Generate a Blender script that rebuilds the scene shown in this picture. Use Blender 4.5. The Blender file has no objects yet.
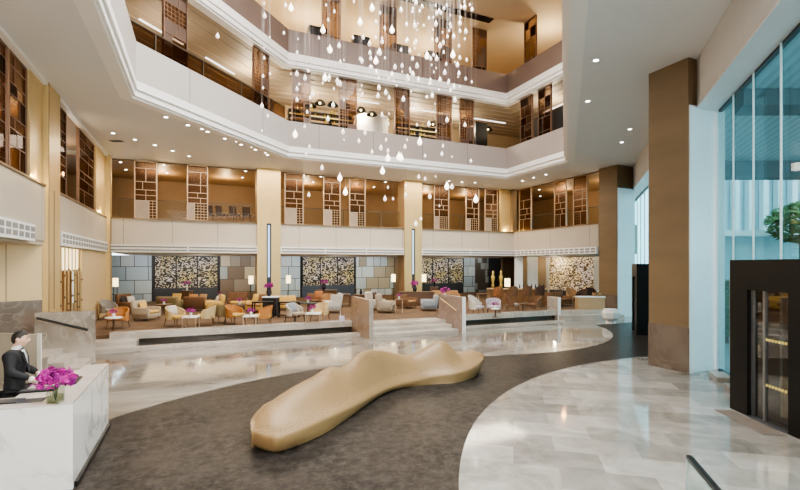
import bpy, bmesh, math, random
from mathutils import Vector, Matrix
from mathutils.geometry import tessellate_polygon
random.seed(7)
SC = bpy.context.scene
COL = SC.collection
PI = math.pi
R = math.radians
YAW = R(-23.9)           # heading of the camera; furniture angles are given against it

# ------------------------------------------------------------------ materials
def nodes(name):
    m = bpy.data.materials.new(name); m.use_nodes = True
    nt = m.node_tree; nt.nodes.clear()
    out = nt.nodes.new('ShaderNodeOutputMaterial')
    return m, nt, out
def N(nt, t, **kw):
    n = nt.nodes.new(t)
    for k, v in kw.items():
        if k in n.inputs: n.inputs[k].default_value = v
        else: setattr(n, k, v)
    return n
def L(nt, a, ao, b, bi): nt.links.new(a.outputs[ao], b.inputs[bi])
def c4(c): return (c[0], c[1], c[2], 1)
def math_(nt, op, a, b=None, clamp=False):
    n = nt.nodes.new('ShaderNodeMath'); n.operation = op; n.use_clamp = clamp
    for i, v in enumerate((a, b)):
        if v is None: continue
        if isinstance(v, (int, float)): n.inputs[i].default_value = v
        else: nt.links.new(v, n.inputs[i])
    return n.outputs[0]
def mix_(nt, f, a, b):
    n = nt.nodes.new('ShaderNodeMix'); n.data_type = 'RGBA'
    for i, v in ((0, f), (6, a), (7, b)):
        if isinstance(v, (int, float)): n.inputs[i].default_value = v
        elif isinstance(v, tuple): n.inputs[i].default_value = c4(v)
        else: nt.links.new(v, n.inputs[i])
    return n.outputs[2]
def pbsdf(nt, out, rough=.5, metal=0.0, emit=None, es=0, alpha=None, spec=.5):
    p = nt.nodes.new('ShaderNodeBsdfPrincipled')
    p.inputs['Roughness'].default_value = rough; p.inputs['Metallic'].default_value = metal
    p.inputs['Specular IOR Level'].default_value = spec
    if emit: p.inputs['Emission Color'].default_value = c4(emit); p.inputs['Emission Strength'].default_value = es
    nt.links.new(p.outputs[0], out.inputs[0])
    return p
def M(name, col, rough=.5, metal=0.0, col2=None, scale=8.0, stretch=(1,1,1), emit=None, es=0, bump=0, spec=.5, detail=4):
    m, nt, out = nodes(name)
    p = pbsdf(nt, out, rough, metal, emit, es, spec=spec)
    tc = N(nt, 'ShaderNodeTexCoord'); mp = N(nt, 'ShaderNodeMapping'); mp.inputs['Scale'].default_value = stretch
    L(nt, tc, 'Object', mp, 0)
    nz = N(nt, 'ShaderNodeTexNoise', Scale=scale, Detail=detail); L(nt, mp, 0, nz, 'Vector')
    c2 = col2 or tuple(x*.86 for x in col)
    k = math_(nt, 'SMOOTHSTEP' if False else 'MULTIPLY', math_(nt, 'SUBTRACT', nz.outputs[0], .3), 2.5, True)
    nt.links.new(mix_(nt, k, tuple(col), tuple(c2)), p.inputs['Base Color'])
    if bump:
        b = N(nt, 'ShaderNodeBump', Strength=bump, Distance=.02); L(nt, nz, 0, b, 'Height'); L(nt, b, 0, p, 'Normal')
    return m
def EM(name, col, s):
    m, nt, out = nodes(name)
    e = N(nt, 'ShaderNodeEmission'); e.inputs[0].default_value = c4(col); e.inputs[1].default_value = s
    nt.links.new(e.outputs[0], out.inputs[0]); return m
def GLASS(name, tint=(.9,.95,.95), refl=.12, rough=.0, rcol=(1,1,1)):
    m, nt, out = nodes(name)
    t = N(nt, 'ShaderNodeBsdfTransparent'); t.inputs[0].default_value = c4(tint)
    g = N(nt, 'ShaderNodeBsdfGlossy'); g.inputs['Roughness'].default_value = rough; g.inputs[0].default_value = c4(rcol)
    fr = N(nt, 'ShaderNodeLayerWeight', Blend=.5); mx = N(nt, 'ShaderNodeMixShader')
    k = math_(nt, 'ADD', math_(nt, 'MULTIPLY', math_(nt, 'POWER', fr.outputs['Facing'], 4.0), min(.9, refl*4)), refl*.4, True)
    nt.links.new(k, mx.inputs[0]); nt.links.new(t.outputs[0], mx.inputs[1]); nt.links.new(g.outputs[0], mx.inputs[2])
    nt.links.new(mx.outputs[0], out.inputs[0]); return m
def MARBLE(name, base, vein, rough=.15, scale=1.2, amount=.5, cloud=None):
    m, nt, out = nodes(name); p = pbsdf(nt, out, rough)
    tc = N(nt, 'ShaderNodeTexCoord')
    n1 = N(nt, 'ShaderNodeTexNoise', Scale=scale, Detail=6); L(nt, tc, 'Object', n1, 'Vector')
    n1.inputs['Distortion'].default_value = 1.2
    v = math_(nt, 'ABSOLUTE', math_(nt, 'SUBTRACT', n1.outputs[0], .5))
    v = math_(nt, 'SUBTRACT', 1.0, math_(nt, 'MULTIPLY', v, 28.0), True)
    n2 = N(nt, 'ShaderNodeTexNoise', Scale=scale*.7, Detail=3); L(nt, tc, 'Object', n2, 'Vector')
    k = math_(nt, 'MULTIPLY', math_(nt, 'MULTIPLY', v, amount), math_(nt, 'MULTIPLY', math_(nt, 'SUBTRACT', n2.outputs[0], .38), 5.0, True), True)
    b = mix_(nt, math_(nt, 'MULTIPLY', math_(nt, 'SUBTRACT', n2.outputs[0], .35), 3.0, True), tuple(base), tuple(cloud or [x*.9 for x in base]))
    nt.links.new(mix_(nt, k, b, tuple(vein)), p.inputs['Base Color'])
    return m
def PANEL(name, col, spacing, axis=0, rough=.45, joint=.012, jcol=None, metal=0, off=0):
    """cladding with thin upright joints every `spacing` metres along one axis"""
    m, nt, out = nodes(name); p = pbsdf(nt, out, rough, metal)
    tc = N(nt, 'ShaderNodeTexCoord'); sx = N(nt, 'ShaderNodeSeparateXYZ'); L(nt, tc, 'Object', sx, 0)
    a = sx.outputs[axis] if axis < 2 else math_(nt, 'MULTIPLY', math_(nt, 'ADD', sx.outputs[0], sx.outputs[1]), .7071)
    f = math_(nt, 'FRACT', math_(nt, 'DIVIDE', math_(nt, 'ADD', a, 100+off), spacing))
    k = math_(nt, 'LESS_THAN', f, joint*2/spacing)
    nz = N(nt, 'ShaderNodeTexNoise', Scale=.6, Detail=3); L(nt, tc, 'Object', nz, 'Vector')
    b = mix_(nt, nz.outputs[0], tuple(x*1.06 for x in col), tuple(x*.9 for x in col))
    nt.links.new(mix_(nt, k, b, tuple(jcol or [x*.35 for x in col])), p.inputs['Base Color'])
    return m
def BLOCKS(name, cols, sx, sz, jcol, rough=.3, axis=0, joint=.02):
    """big irregular stone blocks with dark joints, on an upright wall running along u (axis 0) or v (axis 1)"""
    m, nt, out = nodes(name); p = pbsdf(nt, out, rough)
    tc = N(nt, 'ShaderNodeTexCoord'); s = N(nt, 'ShaderNodeSeparateXYZ'); L(nt, tc, 'Object', s, 0)
    cb = N(nt, 'ShaderNodeCombineXYZ'); nt.links.new(s.outputs[axis], cb.inputs[0]); nt.links.new(s.outputs[2], cb.inputs[1])
    br = N(nt, 'ShaderNodeTexBrick', Scale=1.0); L(nt, cb, 0, br, 'Vector')
    br.inputs['Brick Width'].default_value = sx; br.inputs['Row Height'].default_value = sz
    br.inputs['Mortar Size'].default_value = joint; br.inputs['Mortar Smooth'].default_value = 0
    br.inputs['Color1'].default_value = (0,0,0,1); br.inputs['Color2'].default_value = (1,1,1,1); br.inputs['Mortar'].default_value = (.5,.5,.5,1)
    br.offset = .37; br.squash = .6; br.squash_frequency = 3
    cr = N(nt, 'ShaderNodeValToRGB'); cr.color_ramp.interpolation = 'CONSTANT'
    while len(cr.color_ramp.elements) < len(cols): cr.color_ramp.elements.new(.5)
    for i, c in enumerate(cols):
        cr.color_ramp.elements[i].position = i/len(cols); cr.color_ramp.elements[i].color = c4(c)
    nt.links.new(br.outputs[0], cr.inputs[0])
    nt.links.new(mix_(nt, br.outputs['Fac'], cr.outputs[0], tuple(jcol)), p.inputs['Base Color'])
    return m
def SPECKLE(name, lo, hi, scale=9.0, th=.5, emit=1.2):
    """perforated screen wall with warm light behind its openings"""
    m, nt, out = nodes(name); p = pbsdf(nt, out, .5)
    tc = N(nt, 'ShaderNodeTexCoord'); mp = N(nt, 'ShaderNodeMapping'); mp.inputs['Scale'].default_value = (1, 1, 1.7)
    L(nt, tc, 'Object', mp, 0)
    vo = N(nt, 'ShaderNodeTexVoronoi', Scale=scale); vo.feature = 'F1'; vo.distance = 'CHEBYCHEV'; L(nt, mp, 0, vo, 'Vector')
    s = N(nt, 'ShaderNodeSeparateColor'); L(nt, vo, 'Color', s, 0)
    k = math_(nt, 'GREATER_THAN', s.outputs[0], th)
    nz = N(nt, 'ShaderNodeTexNoise', Scale=.9, Detail=1); L(nt, tc, 'Object', nz, 'Vector')
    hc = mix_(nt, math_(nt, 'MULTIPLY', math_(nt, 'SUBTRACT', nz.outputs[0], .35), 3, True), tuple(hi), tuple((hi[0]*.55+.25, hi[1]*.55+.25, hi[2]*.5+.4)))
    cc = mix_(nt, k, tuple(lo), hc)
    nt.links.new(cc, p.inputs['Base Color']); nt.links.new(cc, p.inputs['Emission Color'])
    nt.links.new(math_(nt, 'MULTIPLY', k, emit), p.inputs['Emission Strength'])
    return m
def FLOOR(name):
    m, nt, out = nodes(name); p = pbsdf(nt, out, .1)
    tc = N(nt, 'ShaderNodeTexCoord'); s = N(nt, 'ShaderNodeSeparateXYZ'); L(nt, tc, 'Object', s, 0)
    x, y = s.outputs[0], s.outputs[1]
    def ind(cx, cy, r):
        dx = math_(nt, 'SUBTRACT', x, cx); dy = math_(nt, 'SUBTRACT', y, cy)
        d = math_(nt, 'SQRT', math_(nt, 'ADD', math_(nt, 'MULTIPLY', dx, dx), math_(nt, 'MULTIPLY', dy, dy)))
        return math_(nt, 'LESS_THAN', d, r)
    inner = ind(11.75, -.1, 10.09); outer = ind(5.03, 3.22, 9.44); far = ind(10.9, 18.8, 7.08)
    strip = math_(nt, 'MULTIPLY', math_(nt, 'GREATER_THAN', x, 8.8), math_(nt, 'MULTIPLY', math_(nt, 'SUBTRACT', 1.0, far), math_(nt, 'LESS_THAN', y, 16.2)))
    dark = math_(nt, 'MULTIPLY', math_(nt, 'SUBTRACT', 1.0, inner), math_(nt, 'MAXIMUM', outer, strip))
    # dark stone
    n1 = N(nt, 'ShaderNodeTexNoise', Scale=5.5, Detail=10); n1.inputs['Roughness'].default_value = .8; L(nt, tc, 'Object', n1, 'Vector')
    n1.inputs['Distortion'].default_value = .25
    dk = mix_(nt, math_(nt, 'MULTIPLY', math_(nt, 'SUBTRACT', n1.outputs[0], .42), 3.4, True), (.010,.0088,.008), (.088,.078,.070))
    nb = N(nt, 'ShaderNodeTexNoise', Scale=.9, Detail=5); L(nt, tc, 'Object', nb, 'Vector')
    dk = mix_(nt, math_(nt, 'MULTIPLY', math_(nt, 'SUBTRACT', nb.outputs[0], .36), 3.0, True), dk, mix_(nt, .5, dk, (.06,.05,.042)))
    # honed beige stone laid in long slabs
    mp = N(nt, 'ShaderNodeMapping'); mp.inputs['Rotation'].default_value = (0,0,R(38)); L(nt, tc, 'Object', mp, 0)
    br = N(nt, 'ShaderNodeTexBrick', Scale=1.0); L(nt, mp, 0, br, 'Vector')
    br.inputs['Brick Width'].default_value = 1.25; br.inputs['Row Height'].default_value = .62; br.inputs['Mortar Size'].default_value = .003
    br.inputs['Color1'].default_value = (0,0,0,1); br.inputs['Color2'].default_value = (1,1,1,1); br.inputs['Mortar'].default_value = (.3,.3,.3,1)
    nw = N(nt, 'ShaderNodeTexNoise', Scale=1.1, Detail=8); nw.inputs['Roughness'].default_value = .62; nw.inputs['Distortion'].default_value = 1.5
    L(nt, tc, 'Object', nw, 'Vector')
    t = math_(nt, 'ADD', math_(nt, 'MULTIPLY', br.outputs[0], .62), math_(nt, 'MULTIPLY', math_(nt, 'SUBTRACT', nw.outputs[0], .34), 1.5))
    lt_in = mix_(nt, math_(nt, 'MULTIPLY', t, 1.0, True), (.16,.145,.128), (.42,.40,.365))
    # pale clouded marble at the far side
    mp2 = N(nt, 'ShaderNodeMapping'); mp2.inputs['Scale'].default_value = (.45, .8, 1); mp2.inputs['Rotation'].default_value = (0,0,R(-15)); L(nt, tc, 'Object', mp2, 0)
    n3 = N(nt, 'ShaderNodeTexNoise', Scale=1.0, Detail=7); n3.inputs['Distortion'].default_value = .9; L(nt, mp2, 0, n3, 'Vector')
    lt_out = mix_(nt, math_(nt, 'MULTIPLY', math_(nt, 'SUBTRACT', n3.outputs[0], .33), 2.8, True), (.14,.12,.10), (.34,.31,.27))
    c = mix_(nt, dark, mix_(nt, inner, lt_out, lt_in), dk)
    nt.links.new(c, p.inputs['Base Color'])
    nt.links.new(math_(nt, 'ADD', math_(nt, 'MULTIPLY', dark, .24), .075), p.inputs['Roughness'])
    nt.links.new(math_(nt, 'SUBTRACT', .55, math_(nt, 'MULTIPLY', dark, .50)), p.inputs['Specular IOR Level'])
    return m
def TIMBER_LAYERS(name):
    m, nt, out = nodes(name); p = pbsdf(nt, out, .48)
    tc = N(nt, 'ShaderNodeTexCoord'); s = N(nt, 'ShaderNodeSeparateXYZ'); L(nt, tc, 'Object', s, 0)
    w = math_(nt, 'FRACT', math_(nt, 'MULTIPLY', s.outputs[2], 42.0))
    ln = math_(nt, 'MULTIPLY', math_(nt, 'LESS_THAN', w, .3), .28)
    nz = N(nt, 'ShaderNodeTexNoise', Scale=2.0, Detail=5); L(nt, tc, 'Object', nz, 'Vector')
    b = mix_(nt, nz.outputs[0], (.30,.195,.092), (.215,.135,.06))
    # rows of small chiselled notches along the rim and the crest
    vo = N(nt, 'ShaderNodeTexVoronoi', Scale=24.0); L(nt, tc, 'Object', vo, 'Vector')
    notch = math_(nt, 'LESS_THAN', vo.outputs['Distance'], .36)
    z = s.outputs[2]
    band = math_(nt, 'MULTIPLY', math_(nt, 'GREATER_THAN', z, .30), math_(nt, 'LESS_THAN', z, .385))
    crest = math_(nt, 'GREATER_THAN', z, .74)
    nk = math_(nt, 'MULTIPLY', notch, math_(nt, 'MULTIPLY', math_(nt, 'MAXIMUM', band, crest), .45))
    c = mix_(nt, nk, mix_(nt, ln, b, (.14,.09,.04)), (.10,.065,.03))
    nt.links.new(c, p.inputs['Base Color'])
    return m

MT = dict(
 floor=FLOOR('polished_floor_stone'),
 white=M('white_plaster', (.80,.78,.75), .6, col2=(.77,.75,.72), scale=.5),
 ceil=M('ceiling_plaster', (.80,.81,.81), .7, col2=(.78,.79,.79), scale=.3),
 ceil_up=M('warm_ceiling_plaster', (.72,.60,.45), .7, scale=.3),
 cornice=M('white_cornice', (.92,.91,.89), .5, col2=(.91,.90,.88), scale=.5),
 para2u=PANEL('balcony_cladding', (.53,.50,.48), 3.05, 0, off=1.0),
 para3=PANEL('upper_balcony_cladding', (.20,.145,.125), 3.05, 0, off=1.0),
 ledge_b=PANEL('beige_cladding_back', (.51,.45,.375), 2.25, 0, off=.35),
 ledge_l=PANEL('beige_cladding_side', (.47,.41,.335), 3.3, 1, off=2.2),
 gold=M('brushed_gold', (.62,.46,.22), .38, .35, col2=(.56,.41,.19), scale=1.2, stretch=(6,6,.4)),
 goldwall=PANEL('gold_veneer', (.58,.43,.235), 2.6, 0, rough=.42, off=1.3),
 veneer=M('bronze_veneer', (.225,.155,.088), .45, .05, col2=(.185,.128,.072), scale=.9, stretch=(.5,.5,2)),
 brownstone=MARBLE('brown_marble', (.20,.158,.125), (.32,.27,.225), .18, 1.6, .35, (.125,.095,.074)),
 greystone=MARBLE('grey_travertine', (.44,.39,.33), (.58,.53,.47), .22, 1.3, .4, (.23,.195,.16)),
 platstone=MARBLE('step_marble', (.52,.46,.40), (.66,.61,.55), .2, 1.3, .5, (.38,.33,.28)),
 deskmarble=MARBLE('white_veined_marble', (.82,.81,.79), (.36,.35,.34), .14, 1.0, .75, (.76,.75,.73)),
 desktop=MARBLE('pale_rose_marble', (.62,.56,.52), (.40,.36,.33), .12, 1.6, .5, (.52,.46,.42)),
 carpet=M('brown_carpet', (.135,.078,.04), .9, col2=(.085,.05,.026), scale=1.4),
 bluestone=BLOCKS('blue_grey_blocks', [(.38,.48,.55),(.47,.57,.63),(.42,.52,.59),(.53,.60,.64)], 1.35, .93, (.05,.06,.07)),
 mixstone=BLOCKS('mixed_leather_blocks', [(.17,.12,.08),(.26,.22,.17),(.48,.40,.29),(.30,.35,.35),(.15,.105,.07)], 1.15, .93, (.05,.04,.03)),
 coolmix=BLOCKS('cool_mixed_blocks', [(.48,.57,.61),(.36,.31,.22),(.58,.66,.69),(.44,.39,.29)], 1.05, .93, (.06,.06,.06)),
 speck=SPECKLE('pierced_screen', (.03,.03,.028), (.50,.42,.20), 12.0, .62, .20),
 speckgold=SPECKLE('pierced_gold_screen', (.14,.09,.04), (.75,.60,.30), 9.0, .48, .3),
 slate=M('dark_slate', (.045,.05,.06), .4),
 slateblue=M('blue_slate', (.07,.09,.13), .4),
 umber=M('umber_wall', (.27,.185,.105), .6, scale=.5),
 brownw=M('brown_corridor_wall', (.235,.155,.085), .6, col2=(.19,.12,.06), scale=.5),
 copper=M('copper_screen', (.24,.145,.10), .45, .3, scale=3),
 copperdark=M('dark_copper_panel', (.135,.085,.062), .45, .2, scale=3),
 champagne=M('champagne_frame', (.50,.38,.27), .4, .3, scale=3),
 champpanel=M('champagne_panel', (.30,.235,.185), .45, .1, scale=3),
 black=M('black_metal', (.012,.012,.012), .35, .3),
 blackdoor=M('black_portal', (.009,.0085,.008), .4, spec=.25),
 grille=M('white_grille', (.80,.79,.77), .5),
 slot=M('grey_slot', (.25,.245,.24), .6),
 glass=GLASS('clear_glass', (.93,.96,.95), .018),
 smoke=GLASS('smoked_glass', (.60,.50,.42), .03),
 veil=GLASS('veil_sheet', (.64,.53,.42), .10, .25, (.8,.6,.45)),
 curtain=GLASS('teal_curtain_glass', (.62,.84,.87), .05),
 doorglass=GLASS('door_glass', (.62,.64,.64), .30),
 white_glow=EM('light_strip', (1,.96,.9), 2.2),
 lightbox=EM('warm_light_box', (1,.80,.48), 2.2),
 down=EM('downlight_lamp', (1,.95,.86), 14.0),
 shade=M('glowing_lamp_shade', (.9,.8,.6), .8, emit=(1,.78,.40), es=2.6),
 water=M('dark_water_and_gap', (.085,.07,.056), .2, spec=.3),
 timber=TIMBER_LAYERS('stacked_timber'),
)
def fabric(n, c): return M(n, c, .85, col2=tuple(x*.8 for x in c), scale=14, bump=.15)
FB = {k: fabric(k+'_fabric', c) for k, c in dict(cream=(.60,.46,.25), yellow=(.60,.38,.11), orange=(.46,.20,.06), brown=(.17,.085,.04),
   olive=(.25,.19,.09), grey=(.28,.25,.22), white=(.58,.53,.46), beige=(.42,.34,.25), bluegrey=(.32,.34,.37), teal=(.06,.075,.07),
   lilac=(.50,.42,.46), dark=(.03,.025,.025), tan=(.36,.20,.09), rust=(.30,.12,.045), chocolate=(.065,.035,.025)).items()}
MT['clearpane'] = GLASS('guard_glass', (.74,.82,.82), .10)
MT['wood'] = M('walnut', (.12,.06,.03), .4, scale=4, stretch=(1,1,.2))
MT['lightwood'] = M('oak_front', (.48,.32,.18), .4, scale=4, stretch=(.2,1,1))
MT['petal'] = M('magenta_petal', (.46,.02,.26), .6, col2=(.24,.01,.20), scale=9)
MT['stem'] = M('green_stem', (.06,.13,.03), .6)
MT['leaf'] = M('tree_leaf', (.11,.22,.06), .6, col2=(.05,.12,.03), scale=3)
MT['darkvase'] = M('dark_vase', (.03,.02,.03), .2)
MT['skin'] = M('skin', (.62,.40,.29), .5, col2=(.56,.34,.24), scale=6)
MT['hair'] = M('dark_hair', (.018,.013,.010), .55, scale=30)
MT['suit'] = M('black_suit', (.010,.010,.012), .75, scale=20)
MT['shirt'] = M('white_shirt', (.82,.82,.82), .7)
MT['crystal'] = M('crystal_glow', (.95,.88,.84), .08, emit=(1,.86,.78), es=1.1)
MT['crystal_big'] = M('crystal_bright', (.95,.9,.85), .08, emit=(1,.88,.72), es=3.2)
MT['wire'] = M('fine_wire', (.55,.5,.46), .4, .5)

# ------------------------------------------------------------------ mesh building
class MB:
    def __init__(s): s.v = []; s.f = []
    def add(s, vs, fs):
        b = len(s.v); s.v += [tuple(v) for v in vs]; s.f += [tuple(i+b for i in f) for f in fs]; return s
    def box(s, x0, x1, y0, y1, z0, z1):
        return s.add([(x0,y0,z0),(x1,y0,z0),(x1,y1,z0),(x0,y1,z0),(x0,y0,z1),(x1,y0,z1),(x1,y1,z1),(x0,y1,z1)],
              [(3,2,1,0),(4,5,6,7),(0,1,5,4),(1,2,6,5),(2,3,7,6),(3,0,4,7)])
    def rbox(s, x0, x1, y0, y1, z0, z1, r=.03, tilt=0, piv=None):
        """box with its edges chamfered; tilt leans it about the x axis through piv (y,z)"""
        bm = bmesh.new(); bmesh.ops.create_cube(bm, size=1)
        for v in bm.verts: v.co = Vector(((x0+x1)/2+v.co.x*(x1-x0), (y0+y1)/2+v.co.y*(y1-y0), (z0+z1)/2+v.co.z*(z1-z0)))
        r = min(r, .45*min(x1-x0, y1-y0, z1-z0))
        bmesh.ops.bevel(bm, geom=bm.edges[:], offset=r, segments=2, profile=.5, affect='EDGES')
        if tilt:
            py, pz = piv or ((y0+y1)/2, z0); c, sn = math.cos(tilt), math.sin(tilt)
            for v in bm.verts:
                dy, dz = v.co.y-py, v.co.z-pz
                v.co.y = py+dy*c-dz*sn; v.co.z = pz+dy*sn+dz*c
        bm.verts.index_update()
        s.add([v.co[:] for v in bm.verts], [[v.index for v in f.verts] for f in bm.faces]); bm.free(); return s
    def wall(s, p, q, t, z0, z1):
        """upright slab from plan point p to q, thickness t on the left-hand side"""
        d = Vector((q[0]-p[0], q[1]-p[1])); n = Vector((-d.y, d.x)).normalized()*t
        return s.prism([p, q, (q[0]+n.x, q[1]+n.y), (p[0]+n.x, p[1]+n.y)], z0, z1)
    def prism(s, poly, z0, z1):
        n = len(poly)
        a = sum(poly[i][0]*poly[(i+1)%n][1]-poly[(i+1)%n][0]*poly[i][1] for i in range(n))
        if a < 0: poly = poly[::-1]
        return s.add([(x,y,z0) for x,y in poly]+[(x,y,z1) for x,y in poly],
              [tuple(range(n))[::-1], tuple(range(n, 2*n))]+[(i,(i+1)%n,n+(i+1)%n,n+i) for i in range(n)])
    def lathe(s, prof, n=16, cx=0, cy=0, cap=True):
        vs = []; fs = []
        for r, z in prof:
            vs += [(cx+r*math.cos(2*PI*i/n), cy+r*math.sin(2*PI*i/n), z) for i in range(n)]
        for k in range(len(prof)-1):
            fs += [(k*n+i, k*n+(i+1)%n, (k+1)*n+(i+1)%n, (k+1)*n+i) for i in range(n)]
        if cap: fs += [tuple(range(n))[::-1], tuple((len(prof)-1)*n+i for i in range(n))]
        return s.add(vs, fs)
    def cyl(s, x, y, z0, z1, r, r1=None, n=12): return s.lathe([(r,z0),(r if r1 is None else r1,z1)], n, x, y)
    def tube(s, pts, r, n=8, r1=None):
        pts = [Vector(p) for p in pts]; vs = []; fs = []; m = len(pts)
        for k, p in enumerate(pts):
            d = (pts[min(k+1,m-1)]-pts[max(k-1,0)]).normalized()
            a = d.orthogonal().normalized() if abs(d.z) < .99 else Vector((1,0,0))
            if abs(d.z) < .99: a = d.cross(Vector((0,0,1))).normalized()
            b = d.cross(a)
            rr = r if r1 is None else r+(r1-r)*k/(m-1)
            vs += [p+(a*math.cos(2*PI*i/n)+b*math.sin(2*PI*i/n))*rr for i in range(n)]
        for k in range(m-1): fs += [(k*n+i, (k+1)*n+i, (k+1)*n+(i+1)%n, k*n+(i+1)%n) for i in range(n)]
        fs += [tuple(range(n)), tuple((m-1)*n+i for i in range(n))[::-1]]
        return s.add(vs, fs)
    def ball(s, c, r, n=8, m=6, sc=(1,1,1)):
        vs = []; fs = []
        for j in range(m+1):
            t = PI*j/m
            vs += [(c[0]+sc[0]*r*math.sin(t)*math.cos(2*PI*i/n), c[1]+sc[1]*r*math.sin(t)*math.sin(2*PI*i/n), c[2]-sc[2]*r*math.cos(t)) for i in range(n)]
        for j in range(m): fs += [(j*n+i, j*n+(i+1)%n, (j+1)*n+(i+1)%n, (j+1)*n+i) for i in range(n)]
        return s.add(vs, fs)
    def flat(s, outer, holes, z, up=True):
        loops = [[Vector((x,y,0)) for x,y in outer]]+[[Vector((x,y,0)) for x,y in h] for h in holes]
        tri = tessellate_polygon(loops); vs = [(p.x,p.y,z) for l in loops for p in l]; fs = []
        for t in tri:
            a, b, c = [vs[i] for i in t]
            up_ = (b[0]-a[0])*(c[1]-a[1])-(b[1]-a[1])*(c[0]-a[0]) > 0
            fs.append(tuple(t) if up_ == up else tuple(t)[::-1])
        return s.add(vs, fs)
    def mesh(s, name, mat):
        me = bpy.data.meshes.new(name); me.from_pydata(s.v, [], s.f); me.materials.append(mat); me.update(); return me
    def build(s, name, mat, parent=None, smooth=False, loc=None, rz=0):
        me = s.mesh(name, mat)
        if smooth:
            bm = bmesh.new(); bm.from_mesh(me); bmesh.ops.remove_doubles(bm, verts=bm.verts, dist=1e-5)
            bmesh.ops.recalc_face_normals(bm, faces=bm.faces); bm.to_mesh(me); bm.free()
            for p in me.polygons: p.use_smooth = True
            if hasattr(me, 'set_sharp_from_angle'): me.set_sharp_from_angle(angle=R(50))
        o = bpy.data.objects.new(name, me); COL.objects.link(o)
        if parent: o.parent = parent
        if loc: o.location = loc
        if rz: o.rotation_euler = (0,0,rz)
        return o
def tag(o, label, cat, group=None, kind=None):
    o['label'] = label; o['category'] = cat
    if group: o['group'] = group
    if kind: o['kind'] = kind
    return o
def thing(name, label, cat, loc=(0,0,0), rz=0, group=None):
    o = bpy.data.objects.new(name, None); COL.objects.link(o); o.empty_display_size = .2
    o.location = loc; o.rotation_euler = (0,0,rz); return tag(o, label, cat, group)
def struct(mb, name, mat, parent=None, smooth=False):
    o = mb.build(name, mat, parent, smooth)
    if not parent: o['kind'] = 'structure'
    return o
def dup(root, loc, rz=None, label=None, group=None):
    r = root.copy(); COL.objects.link(r); r.location = loc
    if rz is not None: r.rotation_euler = (0,0,rz)
    if label: r['label'] = label
    if group: r['group'] = group
    for ch in list(root.children):
        c = ch.copy(); COL.objects.link(c); c.parent = r
        for g in list(ch.children):
            d = g.copy(); COL.objects.link(d); d.parent = c
    return r
def offs(poly, d):
    """mitred outward offset of a counter-clockwise polygon"""
    n = len(poly)
    a = sum(poly[i][0]*poly[(i+1)%n][1]-poly[(i+1)%n][0]*poly[i][1] for i in range(n))
    sg = 1 if a > 0 else -1; out = []
    for i in range(n):
        p0, p1, p2 = Vector(poly[i-1]), Vector(poly[i]), Vector(poly[(i+1)%n])
        d1 = (p1-p0).normalized(); d2 = (p2-p1).normalized()
        n1 = Vector((d1.y,-d1.x))*sg; n2 = Vector((d2.y,-d2.x))*sg
        b = (n1+n2).normalized(); out.append(tuple(p1+b*(d/max(.2, b.dot(n1)))))
    return out
def ring(mb, poly, o0, o1, z0, z1, only=None):
    a, b = offs(poly, o0), offs(poly, o1); n = len(poly)
    for i in range(n):
        if only is not None and i not in only: continue
        j = (i+1) % n; mb.prism([a[i], a[j], b[j], b[i]], z0, z1)
    return mb

# ================================================================== SETTING
ATR = [(-1.95,3.0),(2.9,3.0),(6.65,6.9),(17.85,18.5),(17.85,23.55),(4.15,23.55),(-1.95,17.2)]     # well of the atrium, edges: 0 front,1-2 right diagonal,3 right,4 back,5 left diagonal,6 left
ZC = 8.45
# floor with its inlays, bounded by the glass line v = u-5.2
struct(MB().prism([(-9,-6),(-.8,-6),(30.2,25.0),(30.2,30),(-9,30)], -.12, 0), 'floor', MT['floor'])
# lobby ceiling with the well cut out
struct(MB().flat([(-9,-6),(-1.64,-6),(31,26.64),(31,36),(-9,36)], [offs(ATR,.42)], ZC, up=False), 'ceiling', MT['ceil'])
cn = MB()
for zb, zt, zz in ((ZC, 9.0, 0), (13.17, 13.8, 1)):
    ring(cn, ATR, .08, .46, zb-.03, zb+.05); ring(cn, ATR, .0, .46, zb+.05, zb+.26); ring(cn, ATR, -.07, .40, zb+.26, zb+.30); ring(cn, ATR, -.05, .3, zb+.30, zt)
struct(cn, 'trim_1', MT['cornice'])
struct(ring(MB(), ATR, -.03, .22, 9.0, 10.3, only=(0,1,2,5,6)), 'wall_lower_gallery', MT['para2u'])
struct(ring(MB(), ATR, -.03, .22, 9.0, 10.3, only=(3,4)), 'wall_lower_gallery_right', PANEL('shaded_balcony_cladding', (.40,.345,.315), 3.05, 0, off=1.0))  # browner copy of the cladding: light falloff put into the colour
struct(ring(MB(), ATR, -.03, .22, 13.8, 15.0), 'wall_upper_gallery', MT['para3'])
fl = MB(); OUTER = offs(ATR, 6.2)
struct(ring(MB(), ATR, .3, 6.2, 8.6, 9.0), 'floor_lower_gallery', MT['umber'])
struct(ring(MB(), ATR, .3, 6.2, 13.25, 13.8), 'ceiling_lower_gallery', M('gallery_ceiling', (.40,.32,.24), .6, scale=.5))
struct(ring(MB(), ATR, 6.2, 6.5, 8.6, 13.3), 'wall_lower_gallery_back', M('gallery_back_wall', (.42,.31,.19), .6, scale=.4))
struct(ring(MB(), ATR, 6.2, 6.5, 13.3, 18.2), 'wall_upper_gallery_back', M('upper_back_wall', (.62,.46,.29), .6, scale=.4))
struct(MB().prism(offs(ATR, 6.6), 17.75, 18.0), 'ceiling_upper', MT['ceil_up'])
st = MB()
for k in range(8):                                               # lines in the gallery ceiling
    o = .9+k*.66
    ring(st, ATR, o, o+.03, 13.225, 13.249, only=(3,4,5,6))
struct(st, 'trim_2', M('ceiling_line',(.55,.46,.36),.6))
lg = MB()
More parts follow.
